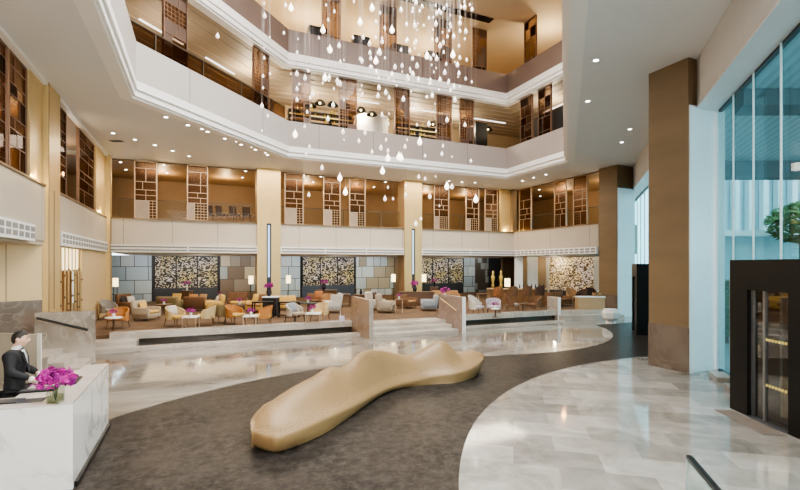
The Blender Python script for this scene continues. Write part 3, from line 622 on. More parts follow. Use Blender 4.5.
DROPS = [(2.68, 14.69, 11.15, 0.376, 1), (5.01, 18.58, 11.95, 0.492, 1), (3.8, 14.73, 9.11, 0.388, 1), (5.32, 17.38, 5.81, 0.467, 1), (7.1, 16.13, 7.11, 0.456, 1), (7.72, 17.31, 7.39, 0.491, 1), (3.09, 16.15, 7.52, 0.415, 1), (6.12, 17.93, 13.04, 0.488, 1), (7.12, 18.7, 11.92, 0.517, 1), (9.45, 16.48, 6.18, 0.489, 1), (5.69, 19.43, 6.76, 0.519, 1), (6.32, 15.89, 6.45, 0.442, 1), (8.74, 16.92, 11.69, 0.492, 1), (8.87, 15.01, 10.95, 0.448, 1), (3.54, 13.96, 10.28, 0.367, 1), (7.01, 17.03, 7.24, 0.476, 1), (11.18, 16.94, 5.8, 0.518, 1), (5.4, 14.55, 11.7, 0.401, 1), (7.52, 17.82, 12.95, 0.5, 1), (8.15, 16.41, 7.88, 0.474, 1), (1.79, 14.24, 10.84, 0.146, 0), (1.99, 15.7, 11.25, 0.285, 0), (2.69, 15.76, 11.8, 0.246, 0), (2.99, 17.88, 11.91, 0.227, 0), (3.73, 18.86, 12.27, 0.154, 0), (3.8, 19.42, 11.97, 0.25, 0), (2.73, 19.84, 12.61, 0.158, 0), (0.63, 18.79, 11.73, 0.328, 0), (2.16, 17.2, 10.5, 0.215, 0), (1.9, 15.18, 9.93, 0.121, 0), (2.47, 17.92, 10.25, 0.184, 0), (2.29, 18.56, 10.38, 0.232, 0), (2.38, 19.27, 10.18, 0.197, 0), (2.5, 20.62, 9.89, 0.374, 0), (2.17, 16.26, 8.09, 0.204, 0), (3.08, 16.91, 9.96, 0.138, 0), (3.92, 18.39, 10.51, 0.346, 0), (3.38, 15.39, 9.53, 0.2, 0), (2.68, 13.71, 8.2, 0.216, 0), (3.46, 17.7, 9.32, 0.279, 0), (3.91, 17.44, 9.38, 0.227, 0), (3.69, 16.0, 9.0, 0.303, 0), (3.12, 14.33, 7.76, 0.186, 0), (4.8, 19.65, 12.9, 0.211, 0), (4.48, 17.19, 12.98, 0.186, 0), (5.08, 19.16, 13.51, 0.253, 0), (4.38, 16.38, 9.72, 0.138, 0), (3.85, 13.12, 8.33, 0.255, 0), (4.26, 14.07, 8.22, 0.154, 0), (4.92, 16.28, 10.55, 0.139, 0), (4.35, 14.95, 10.38, 0.29, 0), (4.98, 17.87, 10.05, 0.194, 0), (4.16, 15.71, 8.08, 0.302, 0), (4.27, 15.42, 8.5, 0.298, 0), (4.87, 14.91, 11.98, 0.165, 0), (6.64, 17.43, 12.91, 0.296, 0), (5.43, 13.88, 11.2, 0.193, 0), (5.07, 12.55, 9.93, 0.111, 0), (5.2, 13.12, 9.98, 0.149, 0), (6.12, 16.74, 11.24, 0.282, 0), (6.01, 14.89, 10.25, 0.17, 0), (6.68, 18.0, 11.29, 0.203, 0), (5.95, 15.42, 10.64, 0.214, 0), (5.38, 15.76, 10.46, 0.215, 0), (4.59, 13.27, 9.21, 0.263, 0), (5.8, 13.49, 9.33, 0.276, 0), (6.52, 18.85, 10.33, 0.164, 0), (7.02, 18.19, 10.18, 0.366, 0), (6.49, 16.38, 8.74, 0.279, 0), (7.64, 18.43, 9.56, 0.164, 0), (6.52, 14.63, 11.93, 0.301, 0), (7.46, 15.44, 11.96, 0.322, 0), (7.15, 14.4, 11.92, 0.208, 0), (9.27, 17.76, 13.82, 0.259, 0), (8.1, 14.71, 12.3, 0.266, 0), (6.99, 12.2, 10.93, 0.181, 0), (8.65, 15.97, 12.55, 0.341, 0), (7.1, 13.38, 10.42, 0.195, 0), (6.74, 13.79, 10.87, 0.126, 0), (7.1, 12.83, 9.98, 0.275, 0), (7.46, 16.73, 11.61, 0.237, 0), (8.45, 17.99, 12.31, 0.316, 0), (8.73, 14.28, 10.5, 0.263, 0), (7.75, 12.74, 10.06, 0.191, 0), (9.55, 15.24, 11.8, 0.188, 0), (8.4, 13.74, 11.16, 0.254, 0), (9.5, 15.92, 11.16, 0.152, 0), (7.39, 11.69, 9.1, 0.177, 0), (10.52, 16.23, 13.69, 0.303, 0), (10.55, 17.16, 14.29, 0.258, 0), (6.24, 12.76, 9.15, 0.267, 0), (7.71, 14.39, 9.85, 0.134, 0), (9.48, 17.14, 10.88, 0.367, 0), (10.02, 17.31, 10.99, 0.257, 0), (9.29, 14.35, 9.73, 0.179, 0), (7.91, 13.32, 8.95, 0.289, 0), (10.22, 16.72, 10.55, 0.16, 0), (7.7, 12.24, 8.79, 0.185, 0), (7.16, 11.82, 8.6, 0.113, 0), (8.51, 15.47, 9.71, 0.186, 0), (6.35, 13.43, 8.58, 0.122, 0), (8.1, 15.77, 9.48, 0.146, 0), (7.07, 15.05, 10.11, 0.176, 0), (6.28, 14.0, 9.66, 0.244, 0), (5.73, 12.41, 8.46, 0.113, 0), (6.44, 11.95, 7.72, 0.111, 0), (7.13, 11.95, 7.94, 0.26, 0), (10.25, 17.87, 9.47, 0.386, 0), (3.61, 17.01, 8.11, 0.22, 0), (4.33, 19.42, 8.01, 0.252, 0), (2.44, 20.1, 8.64, 0.205, 0), (4.4, 20.46, 7.93, 0.217, 0), (4.48, 17.83, 6.79, 0.341, 0), (3.48, 16.49, 6.13, 0.213, 0), (4.19, 18.9, 5.84, 0.301, 0), (5.63, 18.76, 8.62, 0.366, 0), (4.75, 15.71, 7.41, 0.134, 0), (5.52, 16.31, 7.6, 0.272, 0), (5.35, 15.13, 7.57, 0.254, 0), (7.14, 19.24, 8.02, 0.325, 0), (5.91, 14.36, 5.56, 0.164, 0), (6.5, 15.31, 5.33, 0.176, 0), (7.66, 18.97, 5.89, 0.385, 0), (6.16, 15.66, 7.25, 0.316, 0), (7.46, 18.12, 7.84, 0.311, 0), (6.15, 15.12, 7.41, 0.211, 0), (6.68, 16.22, 8.37, 0.227, 0), (8.52, 17.44, 8.91, 0.205, 0), (7.62, 14.91, 6.93, 0.216, 0), (8.57, 18.56, 8.55, 0.216, 0), (6.72, 14.73, 7.13, 0.257, 0), (7.8, 13.89, 7.07, 0.205, 0), (7.45, 13.33, 6.63, 0.241, 0), (9.09, 15.46, 7.16, 0.147, 0), (10.18, 15.79, 7.17, 0.24, 0), (9.78, 18.09, 6.91, 0.169, 0), (9.01, 15.32, 5.95, 0.332, 0), (7.29, 13.9, 5.27, 0.295, 0), (9.14, 18.3, 4.98, 0.264, 0), (8.23, 16.94, 4.61, 0.354, 0), (9.42, 17.08, 5.44, 0.16, 0), (7.24, 15.78, 5.59, 0.276, 0), (7.78, 16.95, 6.16, 0.241, 0), (6.9, 13.97, 5.93, 0.247, 0), (8.96, 17.53, 6.64, 0.254, 0), (8.9, 16.42, 8.42, 0.153, 0), (10.98, 17.52, 9.24, 0.325, 0), (7.97, 15.28, 8.26, 0.324, 0), (6.93, 12.47, 10.82, 0.184, 0), (7.94, 14.95, 9.22, 0.318, 0), (6.63, 13.74, 11.03, 0.126, 0), (9.94, 16.25, 13.0, 0.355, 0), (7.22, 13.53, 11.27, 0.162, 0), (3.95, 14.74, 9.15, 0.284, 0), (9.59, 15.87, 11.04, 0.346, 0), (7.23, 13.29, 10.4, 0.239, 0), (8.93, 15.93, 12.26, 0.15, 0), (4.91, 14.14, 8.56, 0.158, 0), (5.45, 16.83, 11.75, 0.228, 0), (8.71, 16.05, 10.83, 0.15, 0), (7.27, 18.65, 12.37, 0.376, 0), (6.25, 16.09, 9.66, 0.324, 0), (7.21, 14.22, 11.33, 0.169, 0), (8.64, 13.73, 11.19, 0.302, 0), (7.74, 15.77, 12.27, 0.145, 0), (7.22, 14.98, 11.85, 0.137, 0), (7.57, 17.93, 11.09, 0.366, 0), (6.0, 12.88, 8.71, 0.15, 0), (5.01, 13.11, 8.86, 0.264, 0), (8.4, 17.58, 11.12, 0.367, 0), (6.46, 16.29, 11.55, 0.329, 0), (6.39, 13.35, 11.55, 0.122, 0), (6.73, 14.01, 11.16, 0.164, 0), (6.01, 17.23, 12.06, 0.289, 0), (9.24, 17.54, 11.93, 0.314, 0), (7.88, 16.37, 11.79, 0.235, 0), (6.95, 12.26, 8.87, 0.264, 0), (7.34, 13.04, 10.23, 0.236, 0), (7.46, 12.76, 10.64, 0.19, 0), (7.51, 15.47, 11.39, 0.273, 0), (6.5, 14.11, 11.16, 0.247, 0), (6.54, 12.1, 10.77, 0.145, 0), (7.66, 13.12, 8.73, 0.24, 0), (6.41, 14.27, 9.59, 0.129, 0), (8.07, 15.61, 9.41, 0.227, 0), (6.69, 13.58, 9.09, 0.285, 0), (4.95, 16.85, 10.73, 0.225, 0), (6.2, 14.55, 9.34, 0.13, 0), (8.48, 13.22, 11.83, 0.164, 0), (5.24, 12.64, 7.96, 0.217, 0), (8.81, 16.2, 11.29, 0.346, 0), (7.72, 12.59, 10.9, 0.189, 0), (3.91, 13.62, 8.51, 0.149, 0), (8.28, 17.37, 11.68, 0.305, 0), (7.45, 18.35, 10.45, 0.372, 0), (4.97, 13.63, 9.98, 0.273, 0), (6.27, 18.15, 10.49, 0.158, 0), (6.39, 16.8, 11.93, 0.232, 0), (7.76, 13.73, 11.81, 0.203, 0), (6.87, 14.57, 9.79, 0.208, 0), (5.28, 18.88, 13.78, 0.251, 0), (7.03, 14.55, 10.64, 0.133, 0), (6.13, 13.22, 8.94, 0.274, 0), (5.95, 14.4, 9.32, 0.165, 0), (10.14, 17.38, 13.94, 0.165, 0), (6.86, 18.65, 11.97, 0.315, 0), (7.42, 13.15, 9.97, 0.194, 0), (6.78, 14.73, 10.93, 0.257, 0), (9.04, 17.29, 10.7, 0.252, 0), (5.69, 15.5, 10.11, 0.262, 0), (8.2, 14.22, 9.47, 0.173, 0), (5.89, 15.19, 9.62, 0.172, 0), (8.92, 15.03, 11.67, 0.327, 0), (9.78, 15.63, 13.31, 0.343, 0), (9.09, 15.81, 12.06, 0.235, 0), (6.77, 14.17, 11.8, 0.166, 0), (8.48, 15.91, 12.26, 0.148, 0), (8.43, 13.49, 12.06, 0.167, 0), (9.22, 17.5, 10.85, 0.209, 0), (5.01, 18.97, 12.17, 0.16, 0), (8.49, 17.81, 13.95, 0.255, 0), (8.2, 15.48, 10.63, 0.144, 0), (9.35, 16.37, 11.23, 0.243, 0), (7.41, 18.37, 13.3, 0.256, 0), (3.99, 19.91, 10.83, 0.21, 0), (2.95, 15.12, 9.25, 0.283, 0), (8.62, 16.12, 11.37, 0.236, 0), (6.86, 14.83, 11.04, 0.259, 0), (7.64, 15.87, 9.06, 0.186, 0), (8.68, 17.57, 12.0, 0.161, 0), (7.25, 16.04, 9.35, 0.331, 0), (8.06, 14.82, 12.26, 0.267, 0), (9.16, 17.41, 10.93, 0.254, 0), (6.35, 14.64, 9.22, 0.131, 0), (7.21, 14.83, 12.46, 0.31, 0), (6.2, 12.33, 10.78, 0.219, 0), (9.86, 16.2, 10.87, 0.299, 0), (4.67, 13.66, 8.47, 0.118, 0), (5.97, 15.27, 10.57, 0.308, 0), (4.29, 14.97, 9.18, 0.29, 0), (10.13, 17.39, 13.56, 0.259, 0), (9.95, 17.16, 13.12, 0.209, 0), (3.38, 13.37, 8.37, 0.144, 0)]
DL_CORNICE = [(-1.33, 18.29, 8.449), (-1.16, 19.05, 8.449), (-0.62, 19.19, 8.449), (-0.43, 19.78, 8.449), (0.1, 20.08, 8.449), (0.3, 20.42, 8.449), (0.81, 20.66, 8.449), (1.01, 21.24, 8.449), (1.53, 21.5, 8.449), (1.74, 22.0, 8.449), (2.25, 22.25, 8.449), (2.45, 22.67, 8.449), (2.99, 23.06, 8.449), (3.12, 23.51, 8.449)]
DL_BACK = [(-3.33, 22.26, 8.449), (-2.62, 23.02, 8.449), (-1.89, 23.7, 8.449), (-1.21, 24.54, 8.449), (-0.5, 25.39, 8.449)]
DL_RIGHT = [(19.43, 23.95, 8.449), (19.38, 22.78, 8.449), (19.41, 21.72, 8.449), (15.06, 26.0, 8.449), (16.03, 25.96, 8.449), (16.93, 25.76, 8.449)]
DL_NEAR = [(9.81, 9.04, 8.449), (12.01, 11.41, 8.449), (16.05, 13.07, 8.449), (17.42, 14.6, 8.449)]
DL_GALLERY = [(-3.85, 28.0, 8.379), (-3.87, 30.08, 8.379), (-1.79, 27.88, 8.379), (-1.78, 30.23, 8.379), (2.44, 27.74, 8.379), (2.45, 29.87, 8.379), (6.86, 27.57, 8.379), (6.84, 29.61, 8.379), (11.19, 29.77, 8.379), (11.21, 27.67, 8.379), (22.54, 25.9, 8.379), (24.74, 28.31, 8.379), (27.29, 30.92, 8.379), (27.03, 24.64, 8.379)]
VENT = (-3.4, 23.63, 8.449)
PVZ = {(x,y): q for (x,y),q in [((310.7, 106.5), (5.96, 26.4, 12.21)), ((320, 104), (6.51, 26.4, 12.44)), ((332.6, 105.6), (7.28, 26.4, 12.45)), ((345, 107), (8.05, 26.4, 12.48)), ((361, 111), (9.07, 26.4, 12.37)), ((372, 115), (9.79, 26.4, 12.22)), ((433, 125), (14.08, 26.4, 12.14)), ((444, 124), (14.91, 26.4, 12.31)), ((476, 127), (17.43, 26.4, 12.42)), ((488, 130), (18.42, 26.4, 12.33))]}
PVAL = {493: (18.69, 26.18), 501: (19.2, 25.96)}
VASE = (-1.69, 7.09, 1.131)
HRAIL = ((-4.2, 15.8, 1.41), (-2.99, 15.8, 1.0))
SCR = ((-4.91, 14.53), (-3.53, 13.59))
STAIRS = []
MAN = (-2.63, 8.88, 0)
BENCH_F = [(0.73, 7.43, 0.36), (0.73, 7.32, 0.34), (0.78, 7.27, 0.32), (0.93, 7.08, 0.31), (1.19, 7.03, 0.3), (1.85, 7.49, 0.28), (2.72, 8.26, 0.22), (3.83, 9.36, 0.14), (4.88, 9.72, 0.16), (5.79, 9.61, 0.24), (6.42, 9.77, 0.31), (6.88, 10.11, 0.36), (7.12, 10.37, 0.37)]
BENCH_B = [(0.73, 7.48, 0.36), (0.75, 7.66, 0.37), (0.79, 7.82, 0.38), (0.92, 8.12, 0.4), (1.17, 8.5, 0.42), (2.0, 9.2, 0.43), (2.75, 9.75, 0.43), (3.75, 10.3, 0.43), (4.85, 10.7, 0.43), (5.85, 11.0, 0.43), (6.65, 11.15, 0.43), (7.02, 10.85, 0.43), (7.14, 10.4, 0.39)]
BENCH_G = [(0.82, 7.6), (0.83, 7.52), (0.87, 7.42), (1.0, 7.25), (1.22, 7.2), (1.95, 7.62), (2.75, 8.4), (3.9, 9.53), (4.9, 9.73), (5.78, 9.6), (6.4, 9.85), (6.68, 10.1), (6.75, 10.25)]
BENCH_R = [0.4, 0.4, 0.4, 0.4, 0.4, 0.4, 0.4, 0.4, 0.4, 0.4, 0.4, 0.4, 0.4, 0.4, 0.413, 0.431, 0.448, 0.468, 0.484, 0.506, 0.522, 0.541, 0.557, 0.574, 0.591, 0.625, 0.658, 0.688, 0.713, 0.736, 0.756, 0.779, 0.814, 0.836, 0.831, 0.784, 0.754, 0.794, 0.869, 0.94, 0.948, 0.948, 0.909, 0.877, 0.813, 0.75, 0.698, 0.649, 0.634, 0.667, 0.717, 0.781, 0.842, 0.897, 0.902, 0.851, 0.763, 0.617, 0.52, 0.511, 0.518, 0.526, 0.533, 0.54, 0.543, 0.526, 0.508, 0.503, 0.498, 0.488, 0.465, 0.438, 0.413]

# ================================================================== SCREENS
def screen(loc, rz, w, h, style, seed, label, group=None, rows=None):
    """tall ornamental screen: outer frame, irregular grid of bars, some closed panels, some fine mesh"""
    rnd = random.Random(seed); t = thing('ornamental_screen', label, 'screen', loc, rz, group)
    cop = style == 'copper'; fm, pm = (MT['copper'], MT['copperdark']) if cop else (MT['champagne'], MT['champpanel'])
    b = .045; w2 = w/2
    MB().box(-w2,-w2+b,-.05,.05,0,h).box(w2-b,w2,-.05,.05,0,h).box(-w2,w2,-.05,.05,0,b).box(-w2,w2,-.05,.05,h-b,h).build('frame', fm, t)
    bars, pans, grid = MB(), [], MB(); z = b
    cuts = rows or ([.16,.15,.09,.20,.12,.16,.12] if cop else rnd.choice(([.26,.08,.08,.12,.20,.10],[.24,.10,.12,.18,.24],[.25,.14,.09,.12,.28])))
    sm = sum(cuts)
    for i, c in enumerate(cuts):
        z1 = z+(h-2*b)*c/sm; bars.box(-w2+b,w2-b,-.025,.025,z1-.014,z1+.010)
        if i < len(cuts)-1 or cop:
            xs = -w2+w*rnd.choice((.36,.5,.64)); bars.box(xs-.012,xs+.012,-.025,.025,z,z1); cells = ((-w2+b,xs),(xs,w2-b))
        else: cells = ((-w2+b,w2-b),)
        for q,(a0, a1) in enumerate(cells):
            k = rnd.random()
            if (cop and k < .34) or (not cop and (i == 0 and q == 0)): pans.append((a0,a1,-.008,.008,z,z1))
            elif (cop and k < .55) or (not cop and i == 0):
                n = max(2,int((a1-a0)/.14)); m = max(2,int((z1-z)/.14))
                for q_ in range(1,n): x = a0+(a1-a0)*q_/n; grid.box(x-.007,x+.007,-.012,.012,z,z1)
                for q_ in range(1,m): y = z+(z1-z)*q_/m; grid.box(a0,a1,-.012,.012,y-.007,y+.007)
        z = z1
    bars.build('lattice_bar', fm, t)
    for q in pans: MB().box(*q).build('closed_panel', pm, t)
    if grid.f: grid.build('fine_mesh', fm, t)['kind'] = 'stuff'
    MB().box(-w2+b,w2-b,.012,.018,b,h-b).build('smoked_sheet', MT['smoke'] if cop else MT['veil'], t)
GZ = 5.335
def back_screen(x0, x1, y, z, h, style, seed, label): screen(((x0+x1)/2,y,z),0,x1-x0,h,style,seed,label)
back_screen(-3.13,-2.07,27.25,GZ,3.06,'champ',1,'leftmost tall screen on the back balcony, in a gold frame')
back_screen(-.63,.42,27.25,GZ,3.06,'champ',2,'gold framed screen with open squares, second from the left corner of the back balcony')
back_screen(4.59,5.71,27.25,GZ,3.06,'champ',3,'pale champagne screen immediately right of the first gold column')
back_screen(6.93,8.01,27.25,GZ,3.06,'champ',4,'pale champagne screen in the centre of the middle balcony bay')
back_screen(8.59,9.65,27.25,GZ,3.06,'champ',5,'pale champagne screen at the right in the middle balcony bay')
back_screen(14.6,15.77,27.25,GZ,3.06,'champ',6,'pale screen just right of the second gold column on the back balcony')
back_screen(17.15,18.23,27.25,GZ,3.06,'champ',7,'brownish screen in the centre of the right balcony bay')
back_screen(18.74,19.86,27.25,GZ,3.06,'champ',8,'brownish screen nearest the glowing gold corner of the back balcony')
for i,(v0,v1,lab) in enumerate(((25.33,26.64,'plain smoky screen on the right-hand balcony next to the corner'),(22.0,23.07,'champagne lattice screen in the middle of the right-hand balcony'),(20.3,21.41,'champagne lattice screen on the right-hand balcony nearest the bronze column'))):
    screen((21.35,(v0+v1)/2,GZ),PI/2,v1-v0,3.06,'champ',11+i,lab)
for i,(v0,v1,lab) in enumerate(((12.3,14.29,'copper lattice screen cut by the left picture edge'),(14.42,15.72,'copper lattice screen on the left wall next to the lit gold panel'),(18.25,19.8,'narrow copper lattice screen just beyond the gold pier on the left wall'),(21.65,24.5,'wide copper lattice screen at the far end of the left wall'))):
    screen((-4.44,(v0+v1)/2,GZ),-PI/2,v1-v0,3.05,'copper',21+i,lab, rows=[.2,.14,.1,.18,.1,.14,.1])
L2 = [((-.84,18.95),45,1.1,'tall copper screen on the lower gallery at its left corner'),((2.68,22.47),45,1.15,'copper screen on the lower gallery diagonal, close to the bend'),
 ((4.9,23.95),0,1.0,'copper screen on the lower gallery just right of the bend'),((7.47,23.95),0,1.03,'copper screen on the lower gallery left of the white drum'),
 ((10.75,23.95),0,.96,'screen with white mesh squares on the lower gallery right of the white drum'),((13.53,23.95),0,1.04,'dark copper screen on the lower gallery, left one of the pair by the right corner'),
 ((15.13,23.95),0,1.0,'dark copper screen on the lower gallery, right one of the pair by the right corner'),((18.25,22.1),90,1.1,'dark screen on the right side of the lower gallery nearest the corner'),((18.25,20.5),90,1.08,'dark screen on the right side of the lower gallery farther from the corner')]
for i,(p,a,w,lab) in enumerate(L2): screen((p[0],p[1],9.0),R(a),w,4.14,'copper',31+i,lab)
L3 = [((6.53,23.95),0,1.05,'copper screen on the top gallery at its left end'),((9.87,23.95),0,1.05,'copper screen in the middle of the top gallery'),((13.46,23.95),0,1.17,'copper screen on the top gallery, third from the left'),
 ((16.08,23.95),0,1.04,'copper screen on the top gallery beside the right corner'),((18.25,21.75),90,1.08,'copper screen on the right side of the top gallery')]
for i,(p,a,w,lab) in enumerate(L3): screen((p[0],p[1],13.8),R(a),w,3.92,'copper',51+i,lab)

# glass guards of the galleries
def guard(p, q, z, h, label, mat=None, posts=3):
    t = thing('glass_balustrade', label, 'balustrade', (p[0],p[1],z), math.atan2(q[1]-p[1],q[0]-p[0]))
    w = math.dist(p,q)
    MB().box(0,w,-.008,.008,.03,h).build('glass', mat or MT['glass'], t); MB().box(0,w,-.03,.03,h,h+.05).build('handrail', MT['darkrail'], t)
    for k in range(posts): MB().box(w*(k+.5)/posts-.03,w*(k+.5)/posts+.03,-.02,.02,0,h).build('post', MT['darkrail'], t)
MT['darkrail'] = M('bronze_rail',(.10,.075,.05),.4,.3)
guard((-3.9,27.42),(2.9,27.42),5.33,1.0,'glass guard along the left back balcony')
guard((4.4,27.42),(12.1,27.42),5.33,1.0,'glass guard along the middle back balcony')
guard((13.6,27.42),(20.0,27.42),5.33,1.0,'glass guard along the right back balcony')
guard((21.55,26.6),(21.55,19.5),5.33,1.0,'glass guard along the right-hand balcony')
A_ = offs(ATR,.265)
guard(A_[5],A_[6],10.3,.75,'smoked glass guard on the diagonal of the lower gallery',MT['smoke'],4)
guard(A_[6],(A_[0][0],9.0),10.3,.75,'smoked glass guard on the left side of the lower gallery',MT['smoke'],3)

# things on the galleries
t = thing('bar_counter','long dark bar with yellow-lit shelves on the lower gallery','bar',(10.0,25.6,9.0))
MB().box(-5.6,4.3,0,.7,0,1.25).build('counter', MT['black'], t)
sh = MB(); s2 = MB(); ls = MB()
for z in (1.45,1.75,2.05,2.35,2.65): sh.box(-5.4,-1.8,.1,.55,z,z+.05); s2.box(1.2,4.2,.1,.55,z,z+.05)
for z in (1.27,1.52,1.82,2.42): ls.box(-5.4,-1.8,.08,.1,z,z+.03); ls.box(1.2,4.2,.08,.1,z,z+.03)
for x in (-5.4,-4.2,-3.0,-1.8,1.2,2.7,4.2): (sh if x < 0 else s2).box(x-.03,x+.03,.1,.55,1.25,2.7)
sh.build('shelf', MT['black'], t); s2.build('shelf', MT['black'], t); ls.build('light_strip', EM('yellow_strip',(1,.78,.25),1.6), t)
t = thing('bottle','', 'bottle'); bpy.data.objects.remove(t)
bt = None
for k in range(64):
    x = 10.0+(random.uniform(-5.3,-1.9) if k < 36 else random.uniform(1.3,4.1)); z = 9.0+random.choice((1.25,1.5,1.8,2.1,2.4,2.7))
    if not bt:
        me = MB().lathe([(.045,0),(.045,.16),(.018,.21),(.018,.28)],8).mesh('bottle', M('amber_bottle',(.45,.32,.06),.15,emit=(.8,.6,.1),es=.25))
    o = bpy.data.objects.new('bottle', me); COL.objects.link(o); o.location = (x,25.82,z+.001); bt = o
    tag(o,'small amber bottle on the lit shelves of the gallery bar','bottle','bottles on the gallery bar')
t = thing('drum_booth','white curved drum wall behind the lower gallery bar','booth',(10.3,28.0,9.0))
MB().cyl(0,0,0,3.4,1.15,n=32).build('drum_wall', MT['creamlit'] if 'creamlit' in MT else MT['white'], t, True)
MB().cyl(0,0,3.4,3.5,1.2,n=32).build('top_rim', MT['cornice'], t)
MB().cyl(0,0,0,.12,1.18,n=32).build('plinth', MT['black'], t)
pl = None
for x,y in ((310.7,106.5),(320,104),(332.6,105.6),(345,107),(361,111),(372,115),(433,125),(444,124),(476,127),(488,130)):
    q = PVZ[(x,y)]
    if pl is None:
        pl = thing('pendant_lamp','small black dome lamp hanging over the gallery bar','pendant lamp',q,0,'dome lamps over the gallery bar')
        MB().lathe([(.04,.26),(.2,.20),(.36,.0)],12,cap=False).build('shade', MT['black'], pl)
        MB().ball((0,0,.05),.075).build('bulb', EM('warm_bulb',(1,.8,.4),4), pl)
        MB().tube([(0,0,.2),(0,0,1)],.008,5).build('cord', MT['black'], pl)
        o = pl
    else: o = dup(pl,q)
    for c in o.children:
        if c.name.startswith('cord'): c.scale = (1,1,1); c.scale.z = (13.24-q[2]-.2); c.location.z = .2-.2*c.scale.z
for x0,x1,y,z0,z1,n in ((8.6,9.5,29.55,13.8,16.0,1),(14.0,14.9,29.55,13.8,16.0,2)):
    f = MB().box(x0,x1,y,y+.1,z0,z1).build('door_%d'%n, MT['black']); f['kind'] = 'structure'
    MB().box(x1-.18,x1-.12,y-.06,y,z0+.9,z0+1.2).build('door_handle', MT['champagne'], f)
for x,lab in ((6.0,'dark cabinet behind the top gallery parapet at the left'),(8.55,'dark cabinet behind the top gallery parapet, left of the middle screen'),(11.0,'dark cabinet behind the top gallery parapet, right of the middle screen'),(13.3,'dark cabinet behind the third copper screen of the top gallery')):
    t = thing('cabinet',lab,'cabinet',(x,24.7,13.8)); MB().box(-.5,.5,0,.45,0,2.3).build('body',MT['black'],t)
    for sx in (-1,1): MB().box(min(.02*sx,.46*sx),max(.02*sx,.46*sx),-.02,0,.1,2.2).build('door',MT['slate'],t)
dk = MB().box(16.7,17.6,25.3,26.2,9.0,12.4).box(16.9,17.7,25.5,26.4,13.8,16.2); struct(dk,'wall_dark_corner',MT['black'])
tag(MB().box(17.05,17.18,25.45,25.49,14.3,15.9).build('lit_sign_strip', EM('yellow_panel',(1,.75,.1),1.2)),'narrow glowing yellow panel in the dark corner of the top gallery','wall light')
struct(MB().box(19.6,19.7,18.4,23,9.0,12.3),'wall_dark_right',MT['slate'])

# dining chairs glimpsed over the back balcony
def simple_chair(name,label,cat,loc,rz,mat,group=None):
    t = thing(name,label,cat,loc,rz,group)
    MB().rbox(-.24,.24,-.24,.24,.42,.5,.03).build('seat',mat,t); MB().rbox(-.23,.23,.2,.27,.5,1.02,.03,R(-8),(.2,.5)).build('backrest',mat,t)
    for sx in (-1,1):
        for sy in (-1,1): MB().tube([(sx*.2,sy*.2,.43),(sx*.22,sy*.23,0)],.018,6).build('leg',MT['wood'],t)
    return t
gc = None
for x,lab in ((-.6,1),(.1,1),(.8,1),(1.5,1),(2.15,1)):
    if gc is None: gc = simple_chair('dining_chair','dark brown dining chair behind the glass of the left back balcony','chair',(x+.4,28.1,5.36),.3,FB['chocolate'],'dining chairs on the balcony')
    else: dup(gc,(x+.4,28.1+random.uniform(0,.3),5.36),random.uniform(-.4,.9))

# downlights
def downlight(q, label, group, proto=[]):
    if not proto:
        o = thing('downlight',label,'downlight',q,0,group)
        MB().lathe([(.095,-.015),(.10,0),(.07,0),(.065,-.012)],14,cap=False).build('trim_ring',MT['cornice'],o)
        MB().cyl(0,0,-.012,-.004,.066,n=14).build('lamp',MT['down'],o); proto.append(o)
    else: dup(proto[0],q,0,label,group)
for q in DL_CORNICE: downlight(q,'one of the small round downlights in the ceiling along the left atrium cornice','downlights along the left cornice')
for q in DL_RIGHT: downlight(q,'one of the small downlights in the ceiling by the right back atrium corner','downlights by the right corner')
for q in DL_BACK: downlight(q,'one of the small round downlights in the ceiling above the left back balcony','downlights above the left back balcony')
for q,lab in zip(DL_NEAR,('round downlight in the plain ceiling at upper right, closest to the camera','second downlight in the plain ceiling right of the atrium edge','downlight in the ceiling just left of the big bronze column, upper one','downlight in the ceiling just left of the big bronze column, lower one')): downlight(q,lab,None)
for q in DL_GALLERY: downlight(q,'one of the warm downlights in the brown balcony ceilings','downlights in the balcony ceilings')
t = thing('ceiling_vent','small black slot vent in the ceiling near the left back corner','vent',VENT,YAW)
MB().box(-.27,.27,-.14,.14,-.012,0).build('frame',MT['slate'],t); MB().box(-.24,.24,-.11,-.02,-.02,-.012).box(-.24,.24,.02,.11,-.02,-.012).build('slot',MT['black'],t)

# ================================================================== CHANDELIER OF DROPS
def drop_mesh(n, mat):
    return MB().lathe([(.004,.52),(.02,.40),(.10,.24),(.19,.07),(.215,-.06),(.16,-.19),(.02,-.29)],7).mesh(n,mat)
for pm in ('crystal','crystal_big'): pass
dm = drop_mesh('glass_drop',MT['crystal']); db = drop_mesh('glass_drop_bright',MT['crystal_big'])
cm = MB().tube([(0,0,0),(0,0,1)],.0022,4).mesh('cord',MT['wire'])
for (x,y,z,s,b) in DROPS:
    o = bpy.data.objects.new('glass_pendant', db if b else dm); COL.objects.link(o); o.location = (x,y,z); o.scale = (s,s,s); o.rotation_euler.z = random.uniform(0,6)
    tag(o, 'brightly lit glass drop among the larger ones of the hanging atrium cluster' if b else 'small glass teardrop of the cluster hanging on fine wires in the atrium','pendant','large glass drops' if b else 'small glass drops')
    c = bpy.data.objects.new('cord', cm); COL.objects.link(c); c.parent = o; c.location = (0,0,.6); c.scale = (1/s,1/s,(17.74-z)/s-.6)

